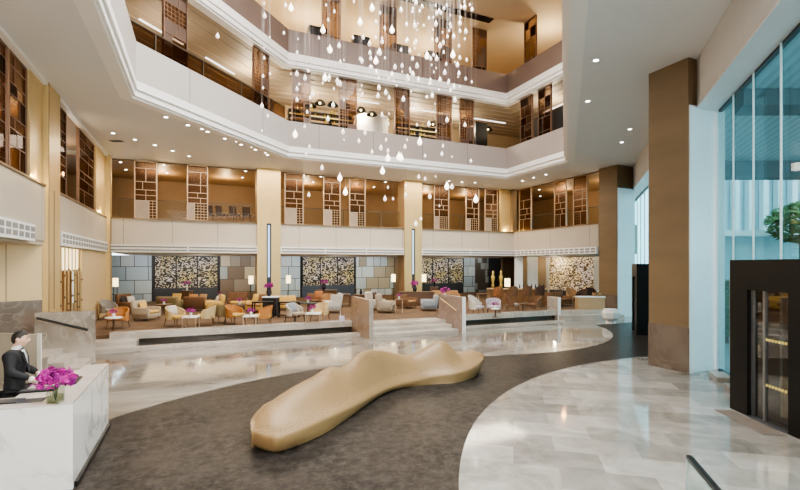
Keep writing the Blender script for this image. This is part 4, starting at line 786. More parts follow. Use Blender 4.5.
# ================================================================== SCULPTED BENCH
def cr(ps, t):
    n = len(ps)-1; i = min(int(t), n-1); f = t-i
    p0, p1, p2, p3 = ps[max(i-1,0)], ps[i], ps[i+1], ps[min(i+2,n)]
    g = lambda a,b,c,d: .5*((2*b)+(-a+c)*f+(2*a-5*b+4*c-d)*f*f+(-a+3*b-3*c+d)*f**3)
    return tuple(g(*q) for q in zip(p0,p1,p2,p3)) if isinstance(p0,tuple) else g(p0,p1,p2,p3)
FR = BENCH_F; BK = BENCH_B; FL = BENCH_G; RH = BENCH_R
def ridge(t):
    x = t*6; i = min(int(x),len(RH)-2); f = x-i; return RH[i]+(RH[i+1]-RH[i])*f
m = MB(); NS = 200; TT = len(FR)-1; ringn = 0
for k in range(NS+1):
    t = TT*k/NS
    f = Vector(cr(FR,t)); b = Vector(cr(BK,t)); g = Vector((*cr(FL,t),0))
    zf = f.z; zb = b.z; f.z = b.z = 0; w = b-f; L_ = max(w.length,.02); rz = ridge(t); e = min(1,min(t,TT-t)/1.2)
    gb = b+(f-b)*min(.4,.22/L_)                                   # far side footprint
    if t < 1.5: gb = g.lerp(gb,t/1.5)
    if t > TT-1.5: gb = g.lerp(gb,(TT-t)/1.5)
    def top(s):
        base = zf+(zb-zf)*(1-(1-min(1,max(0,s)))**4)
        if s < .62: q = max(0,(s-.10)/.52); q = q*q*(3-2*q)
        else: q = max(0,(.98-s)/.36); q = q*q*(3-2*q)
        dish = -.012*e*math.exp(-((s-.22)/.12)**2)
        return base+(rz-base)*q+dish
    pts = []
    for q,z in ((1,0.0),(.85,.02),(.5,zf*.22),(.2,zf*.48),(.05,zf*.70),(.0,zf*.86)):
        p = f.lerp(g,q); pts.append((p.x,p.y,min(z,zf*.9) if q < 1 else 0))
    for s_ in (.003,.012,.03,.07,.12,.18,.24,.30,.36,.42,.48,.53,.58,.62,.66,.70,.75,.80,.86,.91,.95,.985):
        p = f+w*s_; pts.append((p.x,p.y,top(s_)-(.05*zf if s_ < .01 else (.015*zf if s_ < .02 else 0))))
    for q,z in ((.0,zb*.9),(.3,zb*.6),(.75,.12),(1,0.0)):
        p = b.lerp(gb,q); pts.append((p.x,p.y,z))
    c_ = (g+gb)/2; pts.append((c_.x,c_.y,0)); ringn = len(pts); m.v += pts
for k in range(NS):
    for i in range(ringn):
        m.f.append((k*ringn+i,k*ringn+(i+1)%ringn,(k+1)*ringn+(i+1)%ringn,(k+1)*ringn+i))
m.f += [tuple(range(ringn))[::-1], tuple(NS*ringn+i for i in range(ringn))]
o = m.build('sculpted_bench',MT['timber'],None,True)
tag(o,'long wavy tan bench sculpture of layered timber with three crests on the dark floor','bench')

# ================================================================== RECEPTION DESK
t = thing('reception_desk','white veined marble reception desk at the left edge','reception desk',(0,0,0))
MB().prism([(-1.50,7.06),(-1.50,9.56),(-1.62,9.56),(-1.62,7.14),(-3.9,7.36),(-3.9,7.25)],.0,1.10).build('front_panel',MT['deskmarble'],t)
MB().prism([(-1.50,7.06),(-1.50,9.56),(-1.86,9.56),(-1.86,7.22),(-3.9,7.42),(-3.9,7.25)],1.10,1.13).build('top_slab',MT['desktop'],t)
MB().prism([(-1.62,7.16),(-1.62,9.56),(-2.36,9.56),(-2.36,7.95),(-3.9,8.1),(-3.9,7.38)],1.00,1.05).build('work_surface',MT['desktop'],t)
MB().prism([(-1.62,7.5),(-1.62,9.5),(-2.0,9.5),(-2.0,7.5)],0,1.0).build('cabinet',MT['wood'],t)
MB().box(-1.505,-1.46,7.12,9.5,0,.07).build('toe_kick_shade',MT['black'],t)  # black strip painted in for the shadow recess at the desk foot
def onwork(name,label,cat,q,w,d,h,rz,mat,parts=()):
    t = thing(name,label,cat,q,rz); MB().rbox(-w/2,w/2,-d/2,d/2,0,h,.006).build('body',mat,t)
    for nm,b,mt in parts: MB().box(*b).build(nm,mt,t)
    return t
kb = onwork('keyboard','black keyboard on the desk in front of the man',
 'keyboard',(*(-2.17, 8.22),1.052),.46,.18,.02,YAW+R(20),MT['black'],(('key_block',(-.2,.12,-.07,.07,.02,.026),MT['slate']),('number_keys',(.14,.21,-.07,.07,.02,.026),MT['slate'])))
onwork('desk_pad','flat black desk pad at the left edge of the desk','desk pad',(*(-2.39, 7.73),1.052),.36,.24,.012,R(-6),MT['black'],(('stitched_edge',(-.17,.17,-.11,.11,.012,.014),MT['slate']),))
onwork('desk_pad','flat black desk pad to the left of the orchid vase','desk pad',(*(-2.09, 7.63),1.052),.30,.24,.012,R(-6),MT['black'],(('stitched_edge',(-.14,.14,-.11,.11,.012,.014),MT['slate']),))
onwork('document_tray','small black tray on the desk top to the right of the orchids','tray',(*(-1.79, 8.3),1.131),.22,.42,.03,0,MT['black'],(('inner_pad',(-.09,.09,-.19,.19,.03,.033),MT['slate']),))
ph = onwork('desk_telephone','black desk telephone just behind the orchid vase','telephone',(*(-2.15, 8.7),1.052),.2,.22,.05,YAW,MT['black'],(('key_block',(-.02,.08,-.09,.05,.05,.056),MT['slate']),))
MB().rbox(-.10,-.05,-.1,.1,.05,.085,.012).build('handset',MT['black'],ph)
# orchids in a glass cube
def petals(m, c, r, n, rnd):
    for k in range(n):
        a = rnd.uniform(0,2*PI); e = rnd.uniform(-.75,1); rr = r*rnd.uniform(.5,1)
        p = Vector((c[0]+rr*math.cos(a)*math.sqrt(1-e*e)*1.05, c[1]+rr*math.sin(a)*math.sqrt(1-e*e)*1.05, c[2]+rr*e*.6))
        fn = Vector((rnd.uniform(-1,1),rnd.uniform(-1,1),rnd.uniform(-.3,1))).normalized(); q = fn.orthogonal().normalized(); w = fn.cross(q)
        s = r*.16*rnd.uniform(.7,1.3)
        for j in range(5):
            b = 2*PI*j/5; d = q*math.cos(b)+w*math.sin(b); g = fn.cross(d)
            m.add([p, p+d*s*.6+g*s*.42+fn*s*.2, p+d*s*1.2+fn*s*.1, p+d*s*.6-g*s*.42+fn*s*.2],[(0,1,2,3)])
def bouquet(label, loc, vase, r, h, n, seed, cat='flower arrangement', vm=None, group=None):
    rnd = random.Random(seed); t = thing('orchid_arrangement',label,cat,loc,rnd.uniform(0,6) if vase != 'cube' else YAW,group)
    if vase == 'cube':
        MB().rbox(-.07,.07,-.07,.07,0,h,.006).build('vase',GLASS('vase_glass',(.80,.84,.80),.25),t)
        MB().box(-.06,.06,-.06,.06,.01,h*.5).build('vase_water',GLASS('vase_water',(.70,.76,.66),.1),t)
    elif vase == 'bowl': MB().lathe([(.05,0),(.11,.04),(.14,h*.5),(.10,h*.85),(.08,h)],14).build('vase',vm or MT['darkvase'],t,True)
    else: MB().lathe([(.05,0),(.055,h)],10).build('vase',vm or MT['white'],t,True)
    s = MB(); tops = []
    for k in range(6 if r > .12 else 4):
        a = rnd.uniform(0,6.3); s.tube([(0,0,.03),(.03*math.cos(a),.03*math.sin(a),h),(r*.6*math.cos(a),r*.6*math.sin(a),h+r*.7)],.006 if r > .1 else .008,5)
    s.build('stem',MT['stem'],t)
    m = MB(); petals(m,(0,0,h+r*.45),r,n,rnd); m.build('blossom',MT['petal'],t)
    return t
bouquet('big magenta orchids in a square glass vase on the reception desk',VASE,'cube',.225,.215,170,3)

# low glass-edged stone screen behind the receptionist, stair slab with handrail, small marble treads
t = thing('stone_balustrade','grey stone stair wall with a dark sloping handrail behind the receptionist','balustrade',(0,0,0))
MB().box(-4.28,-2.84,15.9,16.05,0,1.54).build('slab',MT['greystone'],t)
a, b = HRAIL
hr = MB().tube([a,b],.035,10).build('handrail',MT['black'],t)
MB().tube([(a[0]-.0,a[1]-.0,a[2]-.07),(b[0],b[1],b[2]-.07)],.014,6).build('light_line',MT['champagne'],t)
for q in (a,b): MB().tube([q,(q[0],15.9,q[2])],.02,8).build('bracket',MT['champagne'],hr)
t = thing('stone_screen','pale stone screen with a white edge right behind the receptionist','screen',(0,0,0))
p, q = SCR
MB().wall(q,p,.10,0,1.22).build('panel',M('honed_beige_stone',(.47,.43,.36),.25,scale=1),t)
d = Vector((q[0]-p[0],q[1]-p[1])).normalized()
MB().wall(q,(q[0]-d.x*.10,q[1]-d.y*.10),-.02,0,1.23).build('edge',MT['white'],t)
for i,(x0,x1,y0,y1,h,lab) in enumerate(STAIRS): pass
t = thing('marble_steps','short flight of marble steps in front of the grey stair wall','steps',(0,0,0))
for k in range(3): MB().box(-4.2,-2.9-.35*k,14.4,15.88,.17*k+.001,.17*(k+1)).build('step',MT['platstone'],t)
# two balustrade slabs of the central steps, and the end slab
def slab(x0,x1,y0,y1,h,mat,label,rail=None,z0=0):
    t = thing('stone_balustrade',label,'balustrade',((x0+x1)/2,y0,z0)); w = (x1-x0)/2
    MB().box(-w,w,0,y1-y0,0,h).build('slab',mat,t)
    if rail: MB().box(-w-.002,w+.002,-.02,0,0,h).build('end_face',rail,t)
    return t
slab(6.0,6.17,16.5,18.7,1.54,MARBLE('warm_travertine',(.46,.33,.24),(.60,.48,.38),.25,1.5,.5,(.36,.25,.17)),'stone wall slab at the left of the central lounge steps',MT['greystone'])
t = slab(10.2,10.37,16.5,18.55,1.54,MARBLE('mauve_stone',(.34,.26,.22),(.48,.40,.36),.25,1.5,.5,(.28,.21,.18)),'stone wall slab with a brass handrail at the right of the central lounge steps',MT['white'])
hr = MB().tube([(-.15,1.75,1.36),(-.15,.35,.92)],.028,8).build('handrail',MT['brass'] if 'brass' in MT else MT['gold'],t)
for yy,zz in ((1.6,1.31),(.5,.97)): MB().tube([(-.15,yy,zz),(-.08,yy,zz)],.015,6).build('bracket',MT['gold'],hr)
slab(17.25,17.43,18.4,19.2,1.2,MT['greystone'],'slim stone end slab where the lounge platform turns at the right',MT['white'])
# white gold-capped lattice on the left wall
t = thing('gold_lattice','tall gold bar lattice with a warm light box at its top on the left wall','lattice',(-4.25,18.3,0))
fb = MB(); dt = MB()
for k in range(7):
    y = .15+k*.48; fb.box(-.015,.015,y-.045,y+.045,.0,3.5)
    for z in (.6+.33*(k%3),1.5+.25*(k%2),2.3+.2*(k%3)): MB().box(-.014,.02,y-.05,y+.12,z,z+.07).build('spacer',MT['brownw'],t)
fb.build('bar',MT['gold'],t)
MB().box(-.25,-.12,0,3.3,2.72,3.5).build('light_box',MT['lightbox'],t)
MB().box(-.18,-.10,0,3.3,2.66,2.72).box(-.18,-.10,0,.06,0,3.5).box(-.18,-.10,3.24,3.3,0,3.5).build('frame',MT['brownw'],t)

# ================================================================== RECEPTIONIST
def skin_mesh(name, verts, edges, levels=2, vox=None, extra=None, root=0):
    me = bpy.data.meshes.new(name); me.from_pydata([v[:3] for v in verts],edges,[])
    ob = bpy.data.objects.new(name,me); COL.objects.link(ob)
    ob.modifiers.new('s','SKIN')
    sv = me.skin_vertices[0].data
    for i,v in enumerate(verts): sv[i].radius = (v[3], v[4] if len(v) > 4 else v[3]); sv[i].use_root = (i == root)
    ss = ob.modifiers.new('d','SUBSURF'); ss.levels = ss.render_levels = levels
    dg = bpy.context.evaluated_depsgraph_get(); dg.update()
    out_ = bpy.data.meshes.new_from_object(ob.evaluated_get(dg)); bpy.data.objects.remove(ob)
    return out_
def merge(meshes):
    bm = bmesh.new()
    for me in meshes: bm.from_mesh(me)
    o_ = bpy.data.meshes.new('m'); bm.to_mesh(o_); bm.free(); return o_
def remesh(me, vox):
    ob = bpy.data.objects.new('r',me); COL.objects.link(ob)
    r = ob.modifiers.new('r','REMESH'); r.mode = 'VOXEL'; r.voxel_size = vox
    s = ob.modifiers.new('c','SMOOTH'); s.factor = .5; s.iterations = 3
    dg = bpy.context.evaluated_depsgraph_get(); dg.update()
    o_ = bpy.data.meshes.new_from_object(ob.evaluated_get(dg)); bpy.data.objects.remove(ob); return o_
def attach(me, name, mat, parent):
    me.materials.clear(); me.materials.append(mat)
    for p in me.polygons: p.use_smooth = True; p.material_index = 0
    o = bpy.data.objects.new(name,me); COL.objects.link(o); o.parent = parent; return o
def head_mesh():
    """head: crown to chin, face towards -y"""
    vs = []; fs = []; n, mm = 40, 34
    G = lambda x,s: math.exp(-(x*x)/(2*s*s))
    for j in range(mm+1):
        th = PI*j/mm; zz = -math.cos(th)
        for i in range(n):
            a = 2*PI*i/n; x = math.sin(th)*math.sin(a); y = -math.sin(th)*math.cos(a)   # a=0 looks to -y
            px, py, pz = x*.076, y*.098, zz*.118
            if zz < 0: px *= 1-.22*zz*zz; 
            fr = max(0,-y)
            if zz < -.2 and y > 0: py *= 1-.35*(-zz-.2)
            d = 0
            d += .026*G(x,.13)*G(zz+.16,.12)*fr                      # nose tip
            d += .013*G(x,.10)*G(zz-.05,.16)*fr                      # bridge
            d += .009*G(x,.45)*G(zz-.27,.07)*fr                      # brow
            d -= .010*(G(x-.36,.16)+G(x+.36,.16))*G(zz-.12,.09)*fr   # sockets
            d += .009*G(x,.25)*G(zz+.47,.06)*fr                      # lips
            d -= .006*G(x,.3)*G(zz+.60,.05)*fr
            d += .016*G(x,.3)*G(zz+.86,.14)*fr                       # chin
            py -= d; vs.append((px,py,pz))
    for j in range(mm):
        for i in range(n): fs.append((j*n+i,j*n+(i+1)%n,(j+1)*n+(i+1)%n,(j+1)*n+i))
    m = MB().add(vs,fs)
    for sx in (-1,1): m.ball((sx*.077,.012,-.005),.032,8,6,(.35,.7,1))
    bm = bmesh.new(); me = m.mesh('head',MT['skin']); bm.from_mesh(me); bmesh.ops.remove_doubles(bm,verts=bm.verts,dist=1e-5); bmesh.ops.recalc_face_normals(bm,faces=bm.faces); bm.to_mesh(me); bm.free()
    return me
def receptionist(loc, rz):
    t = thing('person','receptionist in a black suit and dark tie standing in profile behind the desk','person',loc,rz)
    tilt = Matrix.Translation((0,-.055,1.615))@Matrix.Rotation(R(6),4,'X')@Matrix.Rotation(R(4),4,'Z')
    hd = head_mesh(); hd.transform(tilt)
    # one skeleton for torso, arms and legs
    V = [(0,.01,.95,.125,.09),(0,.01,1.10,.125,.085),(0,.0,1.25,.13,.08),(0,.0,1.36,.09,.055),(0,-.012,1.49,.056),(0,-.04,1.57,.052),
         (-.15,.01,1.365,.036),(-.235,-.02,1.17,.036),(-.20,-.25,1.055,.028),(-.19,-.305,1.023,.026,.018),
         (.15,.01,1.365,.036),(.245,-.02,1.17,.036),(.17,-.24,1.055,.028),(.15,-.295,1.023,.026,.018),
         (-.09,.01,.88,.078),(-.10,-.01,.50,.055),(-.10,.03,.10,.042),(-.11,-.12,.04,.036,.03),
         (.09,.01,.88,.078),(.10,-.01,.50,.055),(.10,.03,.10,.042),(.11,-.12,.04,.036,.03)]
    E_ = [(0,1),(1,2),(2,3),(3,4),(4,5),(3,6),(6,7),(7,8),(8,9),(3,10),(10,11),(11,12),(12,13),(0,14),(14,15),(15,16),(16,17),(0,18),(18,19),(19,20),(20,21)]
    body = skin_mesh('body',V,E_)
    hands = []
    for sx,wx,wy in ((-1,-.19,-.305),(1,.15,-.295)):
        hv = [(wx,wy,1.023,.024,.016),(wx,wy-.05,1.005,.034,.014)]; he = [(0,1)]
        for k in range(4):
            bx = wx+(-.030+.020*k); ln = (.066,.078,.073,.058)[k if sx > 0 else 3-k]; i = len(hv)
            hv += [(bx,wy-.085,.999,.0095),(bx*1.0+(k-1.5)*.004,wy-.085-ln*.55,.993,.0085),(bx+(k-1.5)*.006,wy-.085-ln,.975,.007)]
            he += [(1,i),(i,i+1),(i+1,i+2)]
        i = len(hv); tx = -sx*.045
        hv += [(wx+tx*.8,wy-.045,.999,.011),(wx+tx*1.25,wy-.08,.987,.009),(wx+tx*1.3,wy-.105,.977,.0075)]
        he += [(0,i),(i,i+1),(i+1,i+2)]
        hands.append(skin_mesh('hand',hv,he))
    me = remesh(merge([body,hd]+hands),.0085)
    attach(me,'body',MT['skin'],t)
    J = [(0,.01,.70,.18,.14),(0,.01,.98,.165,.13),(0,.01,1.12,.155,.12),(0,.0,1.28,.185,.14),(0,.005,1.40,.155,.115),
         (-.17,.012,1.405,.088),(-.245,-.015,1.17,.066),(-.208,-.225,1.072,.050),(.17,.012,1.405,.088),(.255,-.015,1.17,.066),(.178,-.215,1.072,.050)]
    jm = skin_mesh('jacket',J,[(0,1),(1,2),(2,3),(3,4),(4,5),(5,6),(6,7),(4,8),(8,9),(9,10)])
    j = attach(remesh(jm,.012),'jacket',MT['suit'],t)
    T = [(0,.01,.92,.155,.125),(-.092,.01,.84,.108),(-.10,-.01,.50,.085),(-.10,.03,.09,.075),(.092,.01,.84,.108),(.10,-.01,.50,.085),(.10,.03,.09,.075)]
    attach(skin_mesh('trousers',T,[(0,1),(1,2),(2,3),(0,4),(4,5),(5,6)]),'trousers',MT['suit'],t)
    for sx in (-1,1): MB().rbox(sx*.10-.05,sx*.10+.05,-.20,.09,.0,.09,.03).build('shoe',MT['black'],t,True)
    # shirt: collar and front wedge; cuffs; tie
    c = MB().lathe([(.068,-.03),(.066,.0),(.061,.03),(.058,.031)],20,0,0,False)
    c.v = [(x,y*1.0-.016-(z)*.35,z+1.490-.22*y) for x,y,z in c.v]
    cl = c.build('shirt',MT['shirt'],t,True)
    MB().add([(-.075,-.085,1.46),(.075,-.085,1.46),(.0,-.150,1.24),(-.03,-.135,1.38),(.03,-.135,1.38)],[(0,3,4,1),(0,2,3),(1,4,2),(3,2,4)]).build('shirt_front',MT['shirt'],cl)
    for x,y in ((-.205,-.238),(.172,-.228)): MB().tube([(x,y+.01,1.066),(x+.003,y-.022,1.048)],.040,12).build('shirt_cuff',MT['shirt'],cl)
    MB().add([(-.018,-.112,1.462),(.018,-.112,1.462),(.022,-.152,1.36),(.03,-.162,1.16),(0,-.160,1.11),(-.03,-.162,1.16),(-.022,-.152,1.36)],[(0,6,2,1),(6,5,3,2),(5,4,3)]).build('tie',M('dark_tie',(.015,.017,.03),.6),t)
    # jacket lapels
    for sx in (-1,1): MB().add([(sx*.085,-.07,1.475),(sx*.10,-.128,1.34),(sx*.02,-.163,1.14),(sx*.03,-.152,1.25),(sx*.055,-.118,1.42)],[(0,1,3,4),(1,2,3)]).build('lapel',MT['suit'],j)
    # hair: follows the skull above the hairline
    vs = []; fs = []; n, mm = 40, 34; ok = []
    for q in range(mm+1):
        th = PI*q/mm; zz = -math.cos(th)
        for i in range(n):
            a = 2*PI*i/n; x = math.sin(th)*math.sin(a); y = -math.sin(th)*math.cos(a)
            fr = math.cos(a)                                   # 1 at the face, -1 at the nape
            lim = .50 if fr > .6 else (.50-.42*(.6-fr)/.6 if fr > 0 else .08-.62*min(1,-fr/.6))
            s = 1.035+.05*max(0,zz)*max(0,fr+.4)
            if zz < -.2 and y > 0: y *= 1-.30*(-zz-.2)
            vs.append((x*.077*s,y*.099*s+.001,zz*.119*s)); ok.append(zz > lim-.03)
    for q in range(mm):
        for i in range(n):
            f = (q*n+i,q*n+(i+1)%n,(q+1)*n+(i+1)%n,(q+1)*n+i)
            if sum(ok[k] for k in f) >= 3: fs.append(f)
    hm = MB().add(vs,fs); hm.v = [tuple(tilt@Vector(v)) for v in hm.v]; ho = hm.build('hair',MT['hair'],t,True)
    sm = ho.modifiers.new('thickness','SOLIDIFY'); sm.thickness = .012; sm.offset = -1
    ey = MB(); br = MB()
    for sx in (-1,1):
        ey.ball((sx*.029,-.085,.012),.009,8,6,(1.2,.5,.7)); br.tube([(sx*.012,-.098,.030),(sx*.030,-.097,.036),(sx*.047,-.086,.030)],.0045,6)
    ey.v = [tuple(tilt@Vector(v)) for v in ey.v]; br.v = [tuple(tilt@Vector(v)) for v in br.v]
    ey.build('eye',MT['black'],t,True); br.build('eyebrow',MT['hair'],t,True)
    return t
receptionist(MAN,YAW+R(114)).scale = (1.08,1.08,1.08)

# ================================================================== LOUNGE FURNITURE
FZ = .401
def shell_back(m, rx, ry, z0, zt, za, th=.05, span=118, n=18, flare=.06):
    vs = []
    for k in range(n+1):
        a = R(-span+2*span*k/n); c = max(0,math.cos(a*.9)); top = za+(zt-za)*(c**.8)
        for r_, in ((0,),(-th,)):
            for z,fl in ((z0,0),(top,flare*c)):
                vs.append((math.sin(a)*(rx+r_+fl*.4), math.cos(a)*(ry+r_)+fl, z))
    fs = []
    for k in range(n):
        b = k*4; e = b+4
        fs += [(b,e,e+1,b+1),(b+3,e+3,e+2,b+2),(b+1,e+1,e+3,b+3),(b+2,e+2,e,b)]
    fs += [(0,1,3,2),(n*4,n*4+2,n*4+3,n*4+1)]
    return m.add(vs,fs)
def club_chair(label, p, rot, fab, seat=None, back_h=.82, arm_h=.62, leg=None):
    """upholstered chair with a wrap-round back and four splayed legs; local front is -y"""
    t = thing('club_chair',label,'chair',(p[0],p[1],FZ),YAW+R(rot))
    MB().rbox(-.31,.31,-.34,.27,.33,.46,.05).build('seat',seat or fab,t,True)
    shell_back(MB(),.37,.34,.30,back_h,arm_h).build('backrest',fab,t,True)
    for sx in (-1,1):
        for sy in (-1,1): MB().tube([(sx*.26,sy*.25,.34),(sx*.30,sy*.31,0)],.022,7,.014).build('leg',leg or MT['wood'],t)
    return t
def armchair(label, p, rot, fab, w=.85, bh=.86, cush=None, cat='armchair', name='armchair'):
    """boxy armchair or sofa; local front is -y"""
    t = thing(name,label,cat,(p[0],p[1],FZ),YAW+R(rot)); h = w/2
    MB().rbox(-h,h,-.40,.40,.12,.32,.04).build('base',fab,t,True)
    n = max(1,round(w/.85)); iw = (w-.26)/n
    for k in range(n): MB().rbox(-h+.13+k*iw+.005,-h+.13+(k+1)*iw-.005,-.42,.24,.32,.45,.05).build('seat_cushion',cush or fab,t,True)
    MB().rbox(-h,h,.24,.42,.15,bh,.06,R(-9),(.3,.2)).build('backrest',fab,t,True)
    for sx in (-1,1):
        MB().rbox(sx*h-(.13 if sx > 0 else 0),sx*h+(0 if sx > 0 else .13),-.40,.36,.14,.60,.05).build('arm',fab,t,True)
        for sy in (-1,1): MB().cyl(sx*(h-.08),sy*.32,0,.13,.018,.026,8).build('foot',MT['wood'],t)
    return t
def wing_chair(label, p, rot, fab):
    t = armchair(label,p,rot,fab,.8,1.02); t.name = 'wing_chair'
    for sx in (-1,1): MB().prism([(0,.34),(0,-.02),(.06,-.02),(.06,.34)],.56,.92).build('wing',fab,t).location = (sx*.37-.03,0,0)
    return t
def small_table(label, p, rot=0, w=.5, h=.5, top=None, rnd=False):
    t = thing('side_table',label,'table',(p[0],p[1],FZ),YAW+R(rot))
    if rnd:
        MB().cyl(0,0,h-.04,h,w/2,n=24).build('table_top',top or MT['palestone'],t); MB().cyl(0,0,.02,h-.04,.035).build('pedestal',MT['wood'],t); MB().cyl(0,0,0,.03,w*.32,n=20).build('foot_plate',MT['wood'],t)
    else:
        a = w/2; MB().rbox(-a,a,-a,a,h-.05,h,.012).build('table_top',top or MT['palestone'],t)
        for sx in (-1,1):
            for sy in (-1,1): MB().box(sx*(a-.03)-.018,sx*(a-.03)+.018,sy*(a-.03)-.018,sy*(a-.03)+.018,0,h-.05).build('leg',MT['champagne'],t)
    return t
def flowers(label, p, z, r=.16, seed=1, vase='pot', h=.14, vm=None): bouquet(label,(p[0],p[1],z),vase,r,h,46,seed,vm=vm)
def pillow(label, p, z, rot, fab, s=.42, lean=18):
    t = MB()
    vs = []; n = 8
    for j in range(n+1):
        for i in range(n+1):
            x, y = -1+2*i/n, -1+2*j/n; b = (1-x**4)*(1-y**4); vs.append((x*s/2*(1-.08*(1-abs(y))*0),b*.075,y*s/2+s/2))
    for j in range(n+1):
        for i in range(n+1):
            x, y = -1+2*i/n, -1+2*j/n; b = (1-x**4)*(1-y**4); vs.append((x*s/2,-b*.075,y*s/2+s/2))
    fs = []; q = (n+1)*(n+1)
    for j in range(n):
        for i in range(n):
            a = j*(n+1)+i; fs += [(a,a+n+1,a+n+2,a+1),(q+a,q+a+1,q+a+n+2,q+a+n+1)]
    c, sn = math.cos(R(-lean)), math.sin(R(-lean)); vs = [(x,y*c-zz*sn,y*sn+zz*c) for x,y,zz in vs]
    o = t.add(vs,fs).build('cushion',fab,None,True,(p[0],p[1],z),YAW+R(rot)); tag(o,label,'cushion')
def off(p, rot, fwd, side=0):
    """point shifted from p by fwd along a seat's front direction and side to its right"""
    a = YAW+R(rot); f = (math.sin(a),-math.cos(a)); r = (math.cos(a),math.sin(a))
    return (p[0]+f[0]*fwd+r[0]*side, p[1]+f[1]*fwd+r[1]*side)
def lamp(label, p, poles=1, h=1.75, fz=FZ, sh=.48, r=.14):
    t = thing('floor_lamp',label,'lamp',(p[0],p[1],fz),YAW)
    MB().cyl(0,0,0,.03,.17,n=20).build('base',MT['black'],t); pm = MB()
    for k in range(poles): pm.cyl((k-(poles-1)/2)*.2,0,.03,h-sh+.04,.018,n=8)
    pm.build('pole',MT['black'],t)
    MB().lathe([(r,h-sh),(r,h)],20,cap=False).build('lamp_shade',MT['shade'],t,True)
    MB().box(-r,r,-.006,.006,h-sh+.02,h-sh+.035).box(-.006,.006,-r,r,h-sh+.02,h-sh+.035).build('shade_carrier',MT['black'],t)
def console(label, p, rot, w, d, h, mat, open_=True, top=None):
    t = thing('console_table',label,'console table',(p[0],p[1],FZ),YAW+R(rot)); a, b = w/2, d/2
    MB().rbox(-a,a,-b,b,h-.06,h,.01).build('table_top',top or mat,t)
    if open_:
        for sx in (-1,1):
            MB().box(sx*a-(.05 if sx > 0 else 0),sx*a+(0 if sx > 0 else .05),-b,-b+.05,0,h-.06).build('leg',mat,t)
            MB().box(sx*a-(.05 if sx > 0 else 0),sx*a+(0 if sx > 0 else .05),b-.05,b,0,h-.06).build('leg',mat,t)
        MB().box(-a+.05,a-.05,-b+.01,b-.01,.10,.14).build('shelf',mat,t)
    else:
        MB().box(-a+.03,a-.03,-b+.03,b-.03,0,h-.06).build('cabinet',mat,t); MB().box(-a+.05,-.01,-b+.012,-b+.03,.06,h-.1).box(.01,a-.05,-b+.012,-b+.03,.06,h-.1).build('door',mat,t)
    return t
T_ = lambda h: FZ+h
# left bay, front row
p=(-2.95, 20.84); club_chair('orange tub chair behind the leftmost small round table on the lounge platform',p,10,FB['orange'])
p=(-2.9, 19.5); small_table('small round pale table in front of the orange tub chair at far left',p,0,.55,.58,rnd=True); flowers('small magenta flowers on the leftmost round table',p,T_(.581),.15,11)
p=(-3.83, 24.55); club_chair('grey bucket chair against the gold wall at the left end of the lounge',p,75,FB['grey'],back_h=.9)
p=(-0.89, 20.58); club_chair('cream club chair with white cushion facing right, left of the first square table',p,65,FB['cream'],FB['yellow']); pillow('white cushion leaning in the cream club chair at the left',off(p,65,-.12),T_(.46),65,FB['white'],.40)
p=(-0.32, 19.84); small_table('square pale table between the cream chair and the yellow chair',p,8,.55,.46); flowers('magenta flowers on the square table beside the cream chair',p,T_(.461),.19,12)
p=(0.24, 20.42); club_chair('cream and yellow club chair facing left beside the first square table',p,-70,FB['cream'],FB['yellow'])
p=(0.88, 21.05); club_chair('olive-yellow club chair seen squarely from behind in the front row',p,178,FB['olive'])
p=(1.36, 20.28); club_chair('orange club chair facing right toward the second square table',p,68,FB['orange'],FB['yellow'])
p=(1.9, 19.18); small_table('square pale table between the two facing orange chairs',p,5,.55,.46); flowers('magenta flowers on the square table between two orange chairs',p,T_(.461),.17,13)
p=(2.4, 19.47); club_chair('orange club chair facing left toward the second square table',p,-65,FB['orange'],FB['yellow'])
# left bay, behind
p=(-2.19, 23.4); armchair('yellow-beige armchair facing right at the left of the lounge',p,82,FB['beige'],.9,.9,FB['yellow']); pillow('yellow cushion on the yellow-beige armchair',off(p,82,-.12),T_(.45),82,FB['yellow'])
p=(-3.28, 27.22); armchair('brown high-backed armchair behind the yellow-beige one',p,80,FB['brown'],.95,1.0); pillow('white cushion on the brown high-backed armchair',off(p,80,-.05,.15),T_(.46),70,FB['white']); pillow('dark cushion on the brown high-backed armchair',off(p,80,-.15,-.2),T_(.46),95,FB['dark'],.46)
p=(-1.67, 25.97); small_table('low dark round table with flowers beside the yellow-beige armchair',p,0,.8,.5,MT['wood'],True); flowers('magenta flowers on the low dark round table at the left',p,T_(.501),.16,14)
p=(-1.4, 27.84); armchair('olive sofa seen from behind below the left pierced screen',p,170,FB['olive'],1.3,.8,cat='sofa',name='sofa'); pillow('yellow cushion on the olive sofa',off(p,170,-.08,-.3),T_(.46),0,FB['yellow'],.5)
p=(-0.66, 28.46); console('dark console with a white vase between the two sofas at the left',p,0,.55,.5,1.05,MT['wood'],False); flowers('purple orchids in a tall white vase on the dark console at the left',p,T_(1.051),.22,15,'pot',.34)
p=(-0.09, 27.26); armchair('brown sofa seen from behind, right of the dark console',p,180,FB['brown'],1.2,.8,cat='sofa',name='sofa'); pillow('orange cushion on the brown sofa, left one',off(p,180,-.05,.25),T_(.46),10,FB['orange'],.46); pillow('orange cushion on the brown sofa, right one',off(p,180,-.05,-.25),T_(.46),-10,FB['tan'],.46)
p=(0.69, 26.02); armchair('yellow armchair behind the front row at the left of the middle',p,-60,FB['yellow'],.85,.92,FB['cream']); pillow('cream cushion on the yellow armchair',off(p,-60,-.1),T_(.46),-60,FB['white'])
p=(1.99, 27.29); armchair('brown armchair with yellow seat below the mixed stone blocks',p,20,FB['brown'],1.1,.95,FB['yellow'])
p=(1.86, 24.41); small_table('low dark table with flowers in front of the brown armchair',p,0,.7,.5,MT['wood'],True); flowers('magenta flowers on the low dark table before the brown armchair',p,T_(.501),.18,16)
